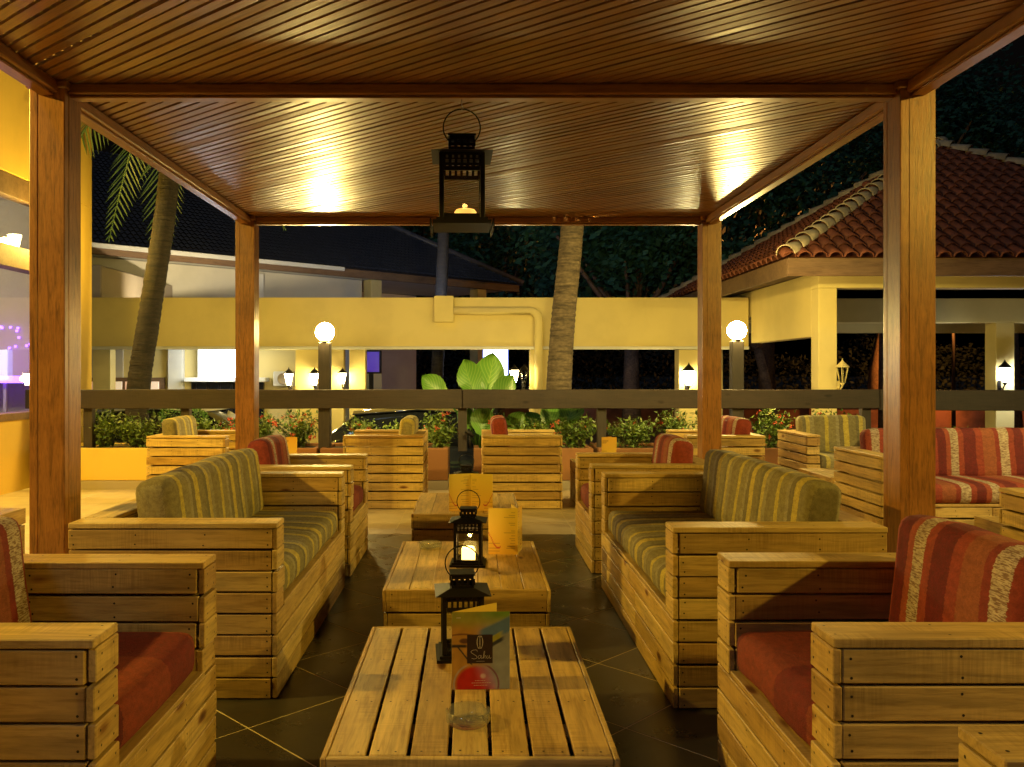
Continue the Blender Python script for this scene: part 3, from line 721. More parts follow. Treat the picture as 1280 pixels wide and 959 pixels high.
m2 = thing('menu', 'orange menu card standing on the middle table beside the lit lantern', 'menu', (WX(647, 4.80), 4.80, .300), 0)
leaf(m2, 'cover', .165, .262, R(176), page(11, True), page(12, False)); leaf(m2, 'back_leaf', .165, .262, R(100), page(13, True), page(14, False))
leaf(m2, 'middle_leaf', .165, .262, R(78), page(15, True), page(16, False))
m3 = thing('menu', 'wide open yellow menu standing on the far table', 'menu', (WX(588, 6.33), 6.36, .300), 0)
leaf(m3, 'page', .17, .275, R(200), page(21, False), page(22, False)); leaf(m3, 'page', .175, .275, R(-18), page(23, False), page(24, False))
for lab, px, D in (('small yellow menu card on the table by the yellow building chairs', 352, 8.6), ('small yellow menu card with picture on the table between red cushioned chairs', 752, 8.6)):
    m = thing('menu', lab, 'menu', (WX(px, D), D, .42), 0)
    leaf(m, 'cover', .155, .255, R(5), page(31, True), page(32, True), 20, 28); leaf(m, 'back_leaf', .155, .255, R(40), page(33, True), page(34, True), 20, 28)

def ashtray(label, loc, r=.066):
    b = bmesh.new(); lathe(b, [(.0005, .0), (r * .88, 0), (r * .97, .006), (r, .036), (r * .93, .038), (r * .82, .012), (.0005, .010)], 36)
    for v in b.verts:      # rests pressed into the rim
        if v.co.z > .034:
            a = math.atan2(v.co.y, v.co.x)
            if any(abs((a - q + math.pi) % (2 * math.pi) - math.pi) < .14 for q in (.6, 2.7, 4.7)): v.co.z -= .010
    bmesh.ops.recalc_face_normals(b, faces=b.faces[:])
    o = obj('ashtray', b, TGLASS, None, loc); return tag(o, label, 'ashtray')
ashtray('round clear glass ashtray on the slatted front table before the menu', (WX(585, 2.50), 2.50, .3004))
ashtray('round clear glass ashtray on the middle table by the lit lantern', (WX(538, 4.97), 4.97, .3004), .068)

# ---------------------------------------------------------------- fence, globe lamps, planters
FD = 9.75
fence = thing('wooden_fence', 'dark weathered timber rail fence along the planters', 'fence', (0, FD, 0))
RZ0, RZ1 = .918, 1.137
def rail(xa, xb, ya=FD, yb=None, z0=RZ0, z1=RZ1, th=.06):
    yb = ya if yb is None else yb; L = math.hypot(xb - xa, yb - ya)
    b = box(-L / 2, L / 2, -th / 2, th / 2, z0, z1, .006)
    bmesh.ops.subdivide_edges(b, edges=[e for e in b.edges if e.calc_length() > 1], cuts=14)
    for v in b.verts: v.co.z += noise.noise(Vector((v.co.x * 1.5 + xa, v.co.z * 3, 0))) * .006
    obj('rail', b, DARKW, fence, ((xa + xb) / 2, (ya + yb) / 2 - FD, 0), (0, 0, math.atan2(yb - ya, xb - xa)))
xs = [WXL + .002, WX(230, FD), WX(578, FD), WX(925, FD), WX(1098, FD)]
rail(xs[0], xs[2] - .003); rail(xs[2] + .003, xs[4])
rail(xs[4] + .01, 9.15, FD, 9.05, .90, 1.135)
for px in (108, 230, 578, 753, 1085):
    x = WX(px, FD); obj('post', box(x - .052, x + .052, .032, .125, .42, 1.13, .005), DARKV, fence)
for x, y in ((6.6, 9.42), (8.6, 9.12)): obj('post', box(x - .06, x + .06, y - FD + .035, y - FD + .14, -.012, 1.12, .005), DARKV, fence)
def globe_lamp(label, px, py):
    D = FD + .03; x = WX(px, D); z = WZ(py, D)
    t = thing('globe_lamp', label, 'lamp', (x, D + .06, .40), 0, 'globe lamps on the fence')
    obj('post', box(-.068, .068, -.055, .065, 0, z - .12 - .40, .006), DARKV, t)
    b = bmesh.new(); lathe(b, [(.001, z - .52), (.06, z - .52), (.06, z - .505), (.045, z - .49), (.045, z - .49)], 20); obj('collar', b, METAL, t)
    b = bmesh.new(); bmesh.ops.create_uvsphere(b, u_segments=28, v_segments=16, radius=.108); smooth(obj('globe', b, GLOBE, t, (0, 0, z - .40)))
    return t
globe_lamp('lit white globe lamp on a dark fence post by the window building', 405, 415)
globe_lamp('lit white globe lamp on a dark fence post in front of the tiled pavilion', 923, 413)

def planter(label, px0, px1, mat, z1=.47, y0=9.66, y1=10.42):
    x0, x1 = WX(px0, y0), WX(px1, y0)
    t = thing('planter', label, 'planter', ((x0 + x1) / 2, (y0 + y1) / 2, 0), 0, 'planters along the fence'); hx, hy = (x1 - x0) / 2, (y1 - y0) / 2
    b = box(-hx, hx, -hy, -hy + .07, .10, z1, .012, 2); obj('front_wall', b, mat, t)
    obj('back_wall', box(-hx, hx, hy - .06, hy, .10, z1, .01), mat, t)
    for s in (-1, 1): obj('side_wall', box(*sorted((s * hx, s * (hx - .06))), -hy + .071, hy - .061, .10, z1, .01), mat, t)
    obj('plinth', box(-hx + .0, hx, -hy - .012, hy, -.012, .099, .004), TAUPE, t)
    obj('soil', box(-hx + .061, hx - .061, -hy + .072, hy - .062, .1, z1 - .035), SOIL, t)
    return t
planter('low yellow rendered planter against the yellow building', 42, 224, YELLOW)
planter('terracotta planter with red flowering shrubs near the window building globe lamp', 228, 396, TERRA)
planter('terracotta planter with big elephant ear leaves', 400, 560, TERRA)
planter('terracotta planter behind the red cushioned chairs', 592, 742, TERRA)
planter('terracotta planter with leafy shrub between two fence posts', 748, 912, TERRA)
planter('terracotta planter under the pavilion globe lamp', 916, 1084, TERRA)
planter('terracotta planter behind the olive armchair', 1090, 1300, TERRA)

def shrub(label, px, D, top_py, wpx, n, flowers=0, mat=LEAF, ls=.055, z0=.43, cat='shrub', name='shrub', depth=.26):
    x = WX(px, D); H = WZ(top_py, D) - z0; rw = wpx * D / F / 2
    t = thing(name, label, cat, (x, D, z0)); b = bmesh.new(); tips = []
    n = int(n * 1.8); ns = max(8, int(n / 50)); H *= 1.08
    for i in range(ns):
        a = rnd.uniform(0, 6.28); rr = math.sqrt(rnd.random()); ex = rr * math.cos(a) * rw; ey = rr * math.sin(a) * depth
        hz = H * rnd.uniform(.55, 1.02) * (1 - .25 * rr)
        pts = [(ex * .12, ey * .12, -.03), (ex * .5 + rnd.gauss(0, .02), ey * .5, hz * .5), (ex, ey, hz)]
        tube(b, pts, [.006, .004, .002], 4, 0, False); tips.append(pts)
    obj('stems', b, STEM, t)
    b = bmesh.new()
    for i in range(n):
        p = rnd.choice(tips); k = rnd.betavariate(1.7, 1.2)
        q = Vector(p[1]).lerp(Vector(p[2]), (k - .45) / .55) if k > .45 else Vector(p[0]).lerp(Vector(p[1]), k / .45)
        q += Vector((rnd.gauss(0, .045), rnd.gauss(0, .04), rnd.gauss(0, .03)))
        if q.y < -.30: q.y = -.3
        d = Vector((rnd.gauss(0, 1), rnd.gauss(0, 1), rnd.gauss(.35, .7))).normalized(); l = ls * rnd.uniform(.6, 1.35)
        sd = d.cross(Vector((rnd.gauss(0, .4), rnd.gauss(0, .4), 1))).normalized() * l * .26; up = d.cross(sd).normalized() * l * .07
        v0, v1, v2, v3 = b.verts.new(q), b.verts.new(q + d * l * .45 + sd + up), b.verts.new(q + d * l), b.verts.new(q + d * l * .45 - sd + up)
        b.faces.new((v0, v1, v2)); b.faces.new((v0, v2, v3))
    tag(obj('foliage', b, mat, t), kind='stuff')
    if flowers:
        b = bmesh.new()
        for i in range(flowers):
            p = Vector(rnd.choice(tips)[2]) + Vector((rnd.gauss(0, .03), rnd.gauss(-.04, .04), rnd.uniform(-.12, .03)))
            for k in range(14):
                c = p + Vector((rnd.gauss(0, .014), rnd.gauss(0, .014), rnd.gauss(0, .012))); d = Vector((rnd.gauss(0, 1), rnd.gauss(-.6, 1), rnd.gauss(.5, 1))).normalized(); s1 = d.orthogonal().normalized() * .009; s2 = d.cross(s1)
                b.faces.new([b.verts.new(c + s1), b.verts.new(c + s2), b.verts.new(c - s1), b.verts.new(c - s2)])
        tag(obj('blossoms', b, FLOWER, t), kind='stuff')
    return t
shrub('thin leafed green shrub in the yellow planter', 130, 10.0, 508, 60, 420)
shrub('dense green shrub round the foot of the leaning palm', 172, 10.05, 512, 70, 600)
shrub('small leafed shrub with pink flowers beside the far wall-side pergola post', 275, 10.0, 520, 75, 520, 8)
shrub('green shrub behind the far wall-side pergola post', 325, 10.0, 512, 55, 450, 3)
shrub('tall shrub with clusters of red flowers by the globe lamp', 368, 10.05, 508, 62, 560, 16)
shrub('low green shrub in front of the dark parked car', 452, 10.0, 520, 60, 420, 5)
shrub('low thin shrub behind the olive cushioned chair', 500, 10.05, 524, 50, 320, 4)
shrub('upright yellow green shrub beside the middle fence post', 548, 10.0, 508, 62, 700, 6)
shrub('sparse shrub behind the red cushion chair by the middle fence post', 612, 10.1, 512, 45, 300, 3)
shrub('dense dark green shrub between the palm and the fence post', 668, 10.0, 520, 70, 620, 3)
shrub('green shrub with red flower beside a fence post', 722, 10.0, 514, 62, 600, 6)
shrub('leafy yellow tipped shrub right of the fence post', 790, 10.0, 516, 80, 620, 4)
shrub('leafy shrub beside the far pavilion-side pergola post', 850, 10.05, 508, 62, 520, 4)
shrub('red flowering shrub under the pavilion globe lamp', 962, 10.0, 508, 66, 600, 14)
shrub('flowering shrub beside the pavilion corner column', 1040, 10.0, 506, 60, 420, 6)
shrub('small upright sprigs behind the red striped sofa', 1215, 9.9, 534, 120, 160, 3)
# clipped topiary balls
for lab, px, py, r in (('clipped bright green topiary ball left of a fence post', 218, 522, .17), ('clipped bright green topiary ball right of a fence post', 244, 526, .15)):
    D = 10.15; t = thing('topiary', lab, 'shrub', (WX(px, D), D, .43)); zc = WZ(py, D) - .43
    b = bmesh.new(); tube(b, [(0, 0, -.03), (0, 0, zc)], .014, 6); obj('stem', b, STEM, t); b = bmesh.new()
    for i in range(900):
        d = Vector((rnd.gauss(0, 1), rnd.gauss(0, 1), rnd.gauss(0, 1))).normalized(); q = d * r * rnd.uniform(.82, 1.03) + Vector((0, 0, zc))
        e = (d + Vector((rnd.gauss(0, .6), rnd.gauss(0, .6), rnd.gauss(0, .6)))).normalized(); sd = e.orthogonal().normalized() * .008
        b.faces.new([b.verts.new(q - sd), b.verts.new(q + e * .028), b.verts.new(q + sd)])
    tag(obj('foliage', b, LEAF2, t), kind='stuff')
# elephant ear plant
ee = thing('elephant_ear_plant', 'elephant ear plant with huge bright green veined leaves above the rail', 'plant', (WX(598, 10.12), 10.12, .43))
def ear(px, py, D, L, tilt, yaw, roll, base=(0, 0, -.03)):
    o0 = ee.location; c = P(px, py, D) - o0
    b = bmesh.new(); uv = b.loops.layers.uv.new(); n = 14; rows = []
    for j in range(n + 1):
        v = j / n; hw = .46 * L * (math.sin(min(1, v * 1.02) * math.pi) ** .55 if v < .5 else (math.sin(v * math.pi) ** .75)) * (1.0 - .15 * v) * (1 + .03 * math.sin(v * 40))
        rows.append([(b.verts.new((x * hw, -.10 * L * (abs(x) ** 1.5) - .25 * L * v * v, L * (v - .25) - (.10 * L * abs(x) if v < .12 else 0))), (x, v)) for x in (-1, -.66, -.33, 0, .33, .66, 1)])
    for j in range(n):
        for i in range(6):
            q = (rows[j][i], rows[j][i + 1], rows[j + 1][i + 1], rows[j + 1][i]); f = b.faces.new([a[0] for a in q]); f.smooth = True
            for lp, a in zip(f.loops, q): lp[uv].uv = a[1]
    lf = obj('leaf', b, EAR, ee, c, (tilt, roll, yaw))
    b = bmesh.new(); tube(b, [base, (c.x * .5, c.y * .5, c.z * .6), tuple(c)], [.016, .012, .007], 6); obj('leaf_stalk', b, LEAF2, ee)
ear(588, 480, 10.15, .40, R(-8), R(25), R(-22)); ear(611, 478, 10.25, .45, R(-14), R(-20), R(12))
ear(626, 494, 10.1, .36, R(-25), R(-35), R(38)); ear(548, 489, 10.2, .34, R(-30), R(30), R(-48)); ear(602, 535, 10.0, .34, R(-30), R(5), R(8))
ear(585, 528, 10.05, .3, R(-20), R(40), R(-40)); ear(640, 535, 10.1, .3, R(-25), R(-30), R(40))
e2 = ee; ee = thing('elephant_ear_plant', 'round leafed light green plant behind the dense shrub by the palm', 'plant', (WX(698, 10.2), 10.2, .43))
ear(690, 527, 10.25, .34, R(-20), R(20), R(-15)); ear(712, 520, 10.2, .36, R(-15), R(-15), R(18)); ear(672, 535, 10.25, .3, R(-25), R(20), R(-40))
# spike spotlight in the planter
sp = thing('garden_spotlight', 'small black spike spotlight at the planter edge by the middle post', 'lamp', (WX(588, 9.70), 9.70, .468))
b = bmesh.new(); tube(b, [(0, 0, 0), (-.01, -.005, .14)], .012, 8); obj('spike', b, METAL, sp)
b = bmesh.new(); tube(b, [(-.04, 0, .2), (.035, 0, .13)], [.035, .022], 12); obj('head', b, METAL, sp)

# ---------------------------------------------------------------- palms and trees
def palm(label, pts, r0, r1, crown_r, nf, hang=False, seed=1, bark=None):
    rr = random.Random(seed); t = thing('palm_tree', label, 'palm', pts[0]); o0 = Vector(pts[0])
    sp_ = [Vector(p) for p in sm([tuple(p) for p in pts], 14)]
    b = bmesh.new(); path = []; rad = []
    tot = len(sp_)
    for i, p in enumerate(sp_):
        for q in (0, .5):
            pp = p.lerp(sp_[min(i + 1, tot - 1)], q); path.append(pp - o0 + Vector((0, 0, .0001 * q))); k = i / tot; rad.append((r0 + (r1 - r0) * k) * (1 + (.022 if q == 0 else -.015) + rr.uniform(-.02, .02)))
    tube(b, path[:-1], rad[:-1], 14); obj('trunk', b, bark or BARK, t)
    top = sp_[-1] - o0
    for k in range(nf):
        a = 2 * math.pi * k / nf + rr.uniform(-.2, .2); el = rr.uniform(-.25, .95) if not hang else rr.uniform(-.8, .6); L = crown_r * rr.uniform(.8, 1.1)
        b = bmesh.new(); spine = []
        for i in range(13):
            s = i / 12; out = L * s * math.cos(el * (1 - s * .4)); z = L * (math.sin(el) * s - .75 * s * s)
            spine.append(top + Vector((math.cos(a) * out, math.sin(a) * out, z)))
        tube(b, spine, [.03 * (1 - i / 13) + .004 for i in range(13)], 4, 0, False)
        for i in range(1, 36):
            s = i / 36 * 12; j = min(11, int(s)); p = spine[j].lerp(spine[j + 1], s - j); d = (spine[j + 1] - spine[j]).normalized()
            sd = d.cross(Vector((0, 0, 1))).normalized()
            for sg in (-1, 1):
                l = L * .26 * math.sin(min(1, (i / 36) * .85 + .15) * math.pi) + .08; dr = (sd * sg * .8 + d * .55 + Vector((0, 0, -.55 - rr.random() * .35))).normalized(); wv = d * .018
                q = p + dr * l; b.faces.new([b.verts.new(p - wv), b.verts.new(p + wv), b.verts.new(p + dr * l * .6 + wv * .9), b.verts.new(q), b.verts.new(p + dr * l * .6 - wv * .9)])
        obj('frond', b, PALM, t)
    return t
D = 10.75
palm('leaning palm trunk rising from the yellow planter with drooping fronds', [Vector((WX(168, D), D, -.6)), P(172, 500, D), P(186, 400, D), P(206, 270, D), P(213, 190, D), P(214, 120, D), P(212, 60, D)], .15, .105, 1.9, 13, True, 3, BARKD)
D = 11.3
palm('thick palm trunk in front of the cream portico', [Vector((WX(695, D), D, -.6)), P(698, 500, D), P(704, 400, D), P(714, 300, D), P(722, 180, D), P(728, 60, D)], .175, .135, 2.4, 15, False, 5)
D = 18.2
palm('slim dark palm trunk behind the cream portico', [Vector((WX(544, D), D, -.6)), P(546, 480, D), P(550, 400, D), P(554, 300, D), P(556, 220, D), P(557, 150, D)], .145, .11, 2.4, 14, False, 8, BARKD)

def tree(label, px, D, cy_py, rx, rz_, n, seed, trunk_r=.3, lean=0):
    rr = random.Random(seed); base = Vector((WX(px, D), D, -.6)); cz = WZ(cy_py, D) + .6
    t = thing('broadleaf_tree', label, 'tree', base, 0, 'dark trees behind the buildings'); b = bmesh.new()
    tube(b, [(0, 0, 0), (lean * .3, .1, cz * .3), (lean, 0, cz * .62)], [trunk_r, trunk_r * .75, trunk_r * .6], 9)
    cl = []
    for k in range(26):
        d = Vector((rr.gauss(0, 1), rr.gauss(0, 1), rr.gauss(0, .8))).normalized() * rr.uniform(.35, .95)
        c = Vector((lean + d.x * rx, d.y * rx * .8, cz + d.z * rz_)); cl.append((c, rr.uniform(.22, .42) * rx))
        if k < 14: tube(b, [(lean, 0, cz * .58), Vector((lean, 0, cz * .62)).lerp(c, .5) + Vector((0, 0, -.2)), c], [trunk_r * .4, trunk_r * .22, .04], 5, 0, False)
    obj('trunk', b, TBARK, t); b = bmesh.new()
    for i in range(n):
        c, r = rr.choice(cl); d = Vector((rr.gauss(0, 1), rr.gauss(0, 1), rr.gauss(0, .8))).normalized()
        q = c + d * r * rr.uniform(.45, 1.08); e = Vector((rr.gauss(0, 1), rr.gauss(0, 1), rr.gauss(0, .7))).normalized(); l = rr.uniform(.12, .27)
        sd = e.orthogonal().normalized() * l * .36
        b.faces.new([b.verts.new(q), b.verts.new(q + e * l * .5 + sd), b.verts.new(q + e * l), b.verts.new(q + e * l * .5 - sd)])
    tag(obj('crown', b, DLEAF, t), kind='stuff')
    return t
tree('dark broadleaf tree behind the thick palm and cream portico', 790, 23, 318, 3.4, 1.9, 9000, 21)
tree('dark broadleaf tree between the navy roof and the thick palm', 625, 30, 318, 3.6, 2.4, 8000, 22)
tree('dark broadleaf tree rising behind the hanging lantern and navy roof', 520, 34, 285, 4.2, 3.0, 7000, 26)
tree('tall dark tree behind the tiled pavilion hip', 960, 25, 235, 3.9, 3.2, 9000, 23)
tree('tall dark tree behind the tiled pavilion apex', 1110, 27, 175, 4.6, 3.6, 9000, 24)
tree('tall dark tree beyond the right end of the tiled pavilion', 1265, 26, 150, 4.6, 3.4, 8000, 25)
tree('tree with orange lit trunk seen through the pavilion', 1092, 31.3, 300, 2.6, 2.2, 2500, 27, .34, .5)
tree('slanting bare trunk tree behind the pavilion wall opening', 972, 21.5, 345, 1.8, 1.2, 1500, 28, .17, -.55)

# ---------------------------------------------------------------- portico
PDp = 14.8
po = thing('portico', 'long cream rendered portico with deep beam and square columns behind the fence', 'portico', (0, PDp, -.6))
def ppart(name, x0, x1, y0, y1, z0, z1, mat=CREAM, parent=po, bev=.006): return obj(name, box(x0, x1, y0 - PDp, y1 - PDp, z0 + .6, z1 + .6, bev), mat, parent)
zb, zt = WZ(433, PDp), WZ(372, PDp)
ppart('beam', -9.5, 4.80, PDp, PDp + .28, zb, zt)
ppart('beam_lip', -9.5, 4.80, PDp - .035, PDp + .10, zb - .055, zb - .002, WHITEP)
ppart('roof_slab', -9.5, 4.80, PDp + .282, PDp + 2.4, zb + .25, zb + .45)
for p0, p1 in ((369, 397), (663, 691), (849, 873)):
    ppart('column', WX(p0, PDp), WX(p1, PDp), PDp + .02, PDp + .34, -.6, zb - .057)
for p0, p1 in ((413, 425), (438, 452), (120, 136)):
    ppart('column', WX(p0, 16.9), WX(p1 + 6, 16.9), 16.75, 17.0, -.6, zb + .248)
jb = ppart('junction_box', WX(543, PDp), WX(567, PDp), PDp - .12, PDp - .002, WZ(403, PDp), WZ(372, PDp) + .02, CREAM)
b = bmesh.new(); y = -.075
pp = [(WX(567, PDp), y, WZ(389, PDp) + .6), (WX(662, PDp), y, WZ(389, PDp) + .6)]
for i in range(7):
    a = math.pi / 2 * i / 6; pp.append((WX(662, PDp) + .15 * math.sin(a), y, WZ(389, PDp) + .6 - .15 + .15 * math.cos(a)))
pp.append((WX(662, PDp) + .15, y, 0.0)); tube(b, pp, .072, 12); obj('downpipe', b, CREAM, po)

def wall_lantern(label, px, py, D, mat, s=1.0, color=WARM2, watts=0, frame=METAL, rzz=0):
    t = thing('wall_lantern', label, 'lantern', P(px, py, D), rzz, 'wall lanterns on the columns')
    b = bmesh.new(); lathe(b, [(.001, -.12 * s), (.035 * s, -.12 * s), (.075 * s, .08 * s), (.001, .08 * s)], 6); obj('glass', b, mat, t)
    b = bmesh.new(); lathe(b, [(.10 * s, .082 * s), (.085 * s, .10 * s), (.03 * s, .15 * s), (.012 * s, .17 * s), (.001, .20 * s)], 6); obj('cap', b, frame, t)
    b = bmesh.new(); lathe(b, [(.001, -.175 * s), (.02 * s, -.15 * s), (.04 * s, -.122 * s), (.001, -.121 * s)], 6)
    for k in range(6):
        a = k * math.pi / 3; tube(b, [(.037 * s * math.cos(a), .037 * s * math.sin(a), -.12 * s), (.078 * s * math.cos(a), .078 * s * math.sin(a), .08 * s)], .005 * s, 4)
    obj('cage', b, frame, t)
    b = bmesh.new(); tube(b, [(0, 0, -.16 * s), (0, .06, -.22 * s), (0, .16, -.20 * s)], .011 * s, 6); bx(b, -.03, .03, .155, .17, -.27 * s, -.1 * s); obj('bracket', b, frame, t)
    if watts: point('lantern_bulb', (0, -.12, 0), watts, color, .05, t)
    return t
LD = PDp - .15
wall_lantern('lit lantern left of the glowing portico column', 361, 473, LD + .35, LANT, watts=18)
wall_lantern('lit lantern on the portico column by the globe lamp', 393, 473, LD, LANT, watts=10)
wall_lantern('lit lantern right of the globe lamp post on a rear column', 428, 472, 16.6, LANT, watts=18)
wall_lantern('bright lit lantern beside the elephant ear leaf', 643, 469, LD + .02, LANT, watts=14)
wall_lantern('unlit black wall lantern beside the cream downpipe', 655, 469, LD - .05, GLASS)
wall_lantern('lit lantern on the column beside the far pavilion-side pergola post', 861, 471, LD, LANT, s=1.25, watts=18)
wall_lantern('unlit cream lantern on the pavilion corner column', 1053, 467, 11.75, GLASS, s=1.05, frame=CREAM)

# ---------------------------------------------------------------- pavilion
pv = thing('pavilion', 'cream open pavilion with hipped orange clay tile roof beyond the fence', 'pavilion', (4.84, 11.9, -.6))
O = Vector((4.84, 11.9, -.6))
def vpart(name, x0, x1, y0, y1, z0, z1, mat=CREAM, bev=.006): return obj(name, box(x0 - O.x, x1 - O.x, y0 - O.y, y1 - O.y, z0 + .6, z1 + .6, bev), mat, pv)
vpart('column', 4.84, 5.10, 11.9, 12.16, -.6, 2.519)
vpart('front_beam', 4.84, 11.4, 11.9, 12.16, 2.521, 2.75)
vpart('side_beam', 4.842, 5.06, 12.165, 14.79, 1.846, 2.75)
vpart('side_beam', 4.842, 5.06, 14.792, 17.6, 2.3, 2.75)
vpart('back_beam', 5.07, 11.4, 17.4, 17.65, 2.15, 2.72)
vpart('column', 11.14, 11.4, 11.9, 12.16, -.6, 2.519); vpart('column', 4.842, 5.1, 17.35, 17.62, -.6, 2.298)
xc = WX(1245, 15.6); vpart('column', xc, xc + .34, 15.6, 15.94, -.6, 2.25); vpart('cross_beam', 5.07, 11.4, 15.6, 15.9, 2.252, 2.70)
vpart('ceiling', 5.065, 11.4, 12.165, 17.39, 2.76, 2.80, FASC)
vpart('floor', 4.9, 11.4, 12.0, 17.5, -.6, -.45, LTILE)
ez0, ez1 = 2.61, 2.87; E0, E1, F0, F1 = 4.15, 12.05, 11.2, 18.5; AP = Vector((8.1, 14.85, 5.28))
vpart('eave_board', E0, E1, F0, F0 + .05, ez0, ez1 - .02, FASC); vpart('eave_board', E0, E0 + .05, F0 + .052, F1, ez0, ez1 - .02, FASC)
vpart('soffit', E0 + .06, E1, F0 + .06, F1, ez0 + .15, ez0 + .17, FASC)
b = bmesh.new()
c4 = [Vector((E0, F0, ez1)), Vector((E1, F0, ez1)), Vector((E1, F1, ez1)), Vector((E0, F1, ez1))]
vs = [b.verts.new(c - O - Vector((0, 0, .03))) for c in c4]; va = b.verts.new(AP - O - Vector((0, 0, .03)))
for i in range(4): b.faces.new((vs[i], vs[(i + 1) % 4], va))
obj('roof_deck', b, CLAY, pv)
def barrel(L, r0, r1, n=5, rise=.9):
    b = bmesh.new(); A = []; B = []
    for k in range(n + 1):
        a = math.pi * k / n; A.append(b.verts.new((-r0 * math.cos(a), 0, r0 * math.sin(a) * rise))); B.append(b.verts.new((-r1 * math.cos(a), L, r1 * math.sin(a) * rise)))
    A2 = []
    for k in range(n + 1):
        a = math.pi * k / n; A2.append(b.verts.new((-(r0 - .014) * math.cos(a), 0, (r0 - .014) * math.sin(a) * rise)))
    for k in range(n):
        f = b.faces.new((A[k], A[k + 1], B[k + 1], B[k])); f.smooth = True; b.faces.new((A2[k], A2[k + 1], A[k + 1], A[k]))
    return b
def slope_tiles(p0, p1, apex, tw, tl, single, name, mat):
    """Barrel tiles over the triangle p0-p1-apex; returns matrices of tiles in rows up the slope."""
    e = (p1 - p0); L = e.length; ux = e / L; mid = apex - p0; uy = mid - ux * mid.dot(ux); Hs = uy.length; uy = uy / Hs; nz = ux.cross(uy); ax_ = mid.dot(ux)
    out = []; r = 0; y = -.05
    while y < Hs - .1:
        lo, hi = ax_ * y / Hs, L - (L - ax_) * y / Hs; x = math.ceil((lo - .02) / tw) * tw
        while x < hi:
            m = Matrix((ux, uy, nz)).transposed().to_4x4(); m.translation = p0 + ux * x + uy * y + nz * .012
            m = m @ Matrix.Rotation(R(-3.2), 4, 'X') @ Matrix.Rotation(rnd.gauss(0, .02), 4, 'Z'); out.append(m); x += tw
        y += tl
    return out
tw, tl = .205, .26
bm_ = barrel(tl * 1.18, .095, .078); tme = bpy.data.meshes.new('roof_tile'); bm_.to_mesh(tme); bm_.free(); tme.materials.append(CLAY)
front = slope_tiles(c4[0], c4[1], AP, tw, tl, True, 'roof_tile', CLAY)
front.sort(key=lambda m: abs(m.translation.x - 6.6) + abs(m.translation.z - 3.6) * .5)
rest = front[300:]
for m in front[:300]:
    o = bpy.data.objects.new('roof_tile', tme); m2_ = m.copy(); m2_.translation = m.translation - O; o.matrix_local = m2_; link(o, pv)
rest += slope_tiles(c4[3], c4[0], AP, tw, tl, False, 'roof_tile', CLAY)
b = bmesh.new()
for m in rest:
    tb = barrel(tl * 1.18, .095, .078); m3_ = m.copy(); m3_.translation = m.translation - O; bmesh.ops.transform(tb, matrix=m3_, verts=tb.verts[:])
    tmp = bpy.data.meshes.new('t'); tb.to_mesh(tmp); tb.free(); b.from_mesh(tmp); bpy.data.meshes.remove(tmp)
tag(obj('roof_tiles', b, CLAY, pv), kind='stuff')
bm_ = barrel(.34, .135, .10, 7, 1.0); rme = bpy.data.meshes.new('ridge_tile'); bm_.to_mesh(rme); bm_.free(); rme.materials.append(PALETILE)
for a_, st in ((c4[0], .27), (c4[1], .3), (c4[3], .3)):
    d = AP - a_; L = d.length; dy = d.normalized(); dx = dy.cross(Vector((0, 0, 1))).normalized(); dz = dx.cross(dy)
    y = -.05
    while y < L:
        m = Matrix((dx, dy, dz)).transposed().to_4x4(); m.translation = a_ + dy * y + dz * .04 - O
        o = bpy.data.objects.new('ridge_tile', rme); o.matrix_local = m @ Matrix.Rotation(R(-5), 4, 'X'); link(o, pv); y += st
wall_lantern('bright white lit lantern on the far pavilion column', 1256, 467, 15.4, LANTB, s=1.3, color=(.9, .95, 1), watts=70)

# ---------------------------------------------------------------- navy roofed house
EA = Vector((WX(115, 17.6), 17.6, 4.0)); EB = Vector((1.42, 26.0, 4.0)); hu = (EB - EA).normalized(); hv = Vector((-hu.y, hu.x, 0))
ho = thing('house', 'pale house with a large dark navy tiled roof behind the portico', 'house', (EB.x, EB.y, -.6), math.atan2(hu.y, hu.x))
def hpart(name, s0, s1, v0, v1, z0, z1, mat, parent=ho, bev=.01): return obj(name, box(s0, s1, v0, v1, z0 + .6, z1 + .6, bev), mat, parent)
hpart('wall', -19, -5.2, .9, 1.2, -.6, 3.86, PALE)
hpart('wall', -5.2, -1.2, 3.6, 3.9, -.6, 3.86, PALE); hpart('wall', -5.5, -5.21, 1.21, 3.59, -.6, 3.86, PALE)
for s0 in (-5.15, -1.25): hpart('column', s0, s0 + .36, .55, .91, -.6, 3.86, CREAM)
hpart('soffit', -19, -.05, .12, 3.58, 3.87, 3.92, WHITEP)
hpart('fascia', -19, 0, .02, .10, 3.80, 4.02, FASC)
hpart('gutter', -19, -6.4, -.08, .015, 3.93, 4.03, WHITEP)
hpart('pilaster', -8.6, -8.2, .82, .898, -.6, 3.79, WHITEP)
for s0 in (-7.6, -11.5): 
    wn = hpart('window', s0 - .9, s0 + .9, .86, .897, 1.5, 2.42, WHITEP); obj('pane', box(s0 - .82, s0 + .82, .845, .858, 2.18, 2.94), CARG, wn)
b = bmesh.new(); nrow = 30; tanp = .62; depth = 5.2
ncol = 150
for r in range(nrow):     # overlapping courses of pantiles, one mesh: too small in view to pick apart
    v0, v1 = depth * r / nrow, depth * (r + 1.12) / nrow
    A = []; B = []
    for c in range(ncol * 2 + 1):
        s = -20 + 20.2 * c / (ncol * 2); 
        h = .03 * (1 if c % 2 else -.3)
        A.append(b.verts.new((s, v0, 4.62 + v0 * tanp + h + .035))); B.append(b.verts.new((s, v1, 4.62 + v1 * tanp + h)))
    for c in range(ncol * 2):
        if A[c + 1].co.x < .15 - v1 * .96: f = b.faces.new((A[c], A[c + 1], B[c + 1], B[c]))
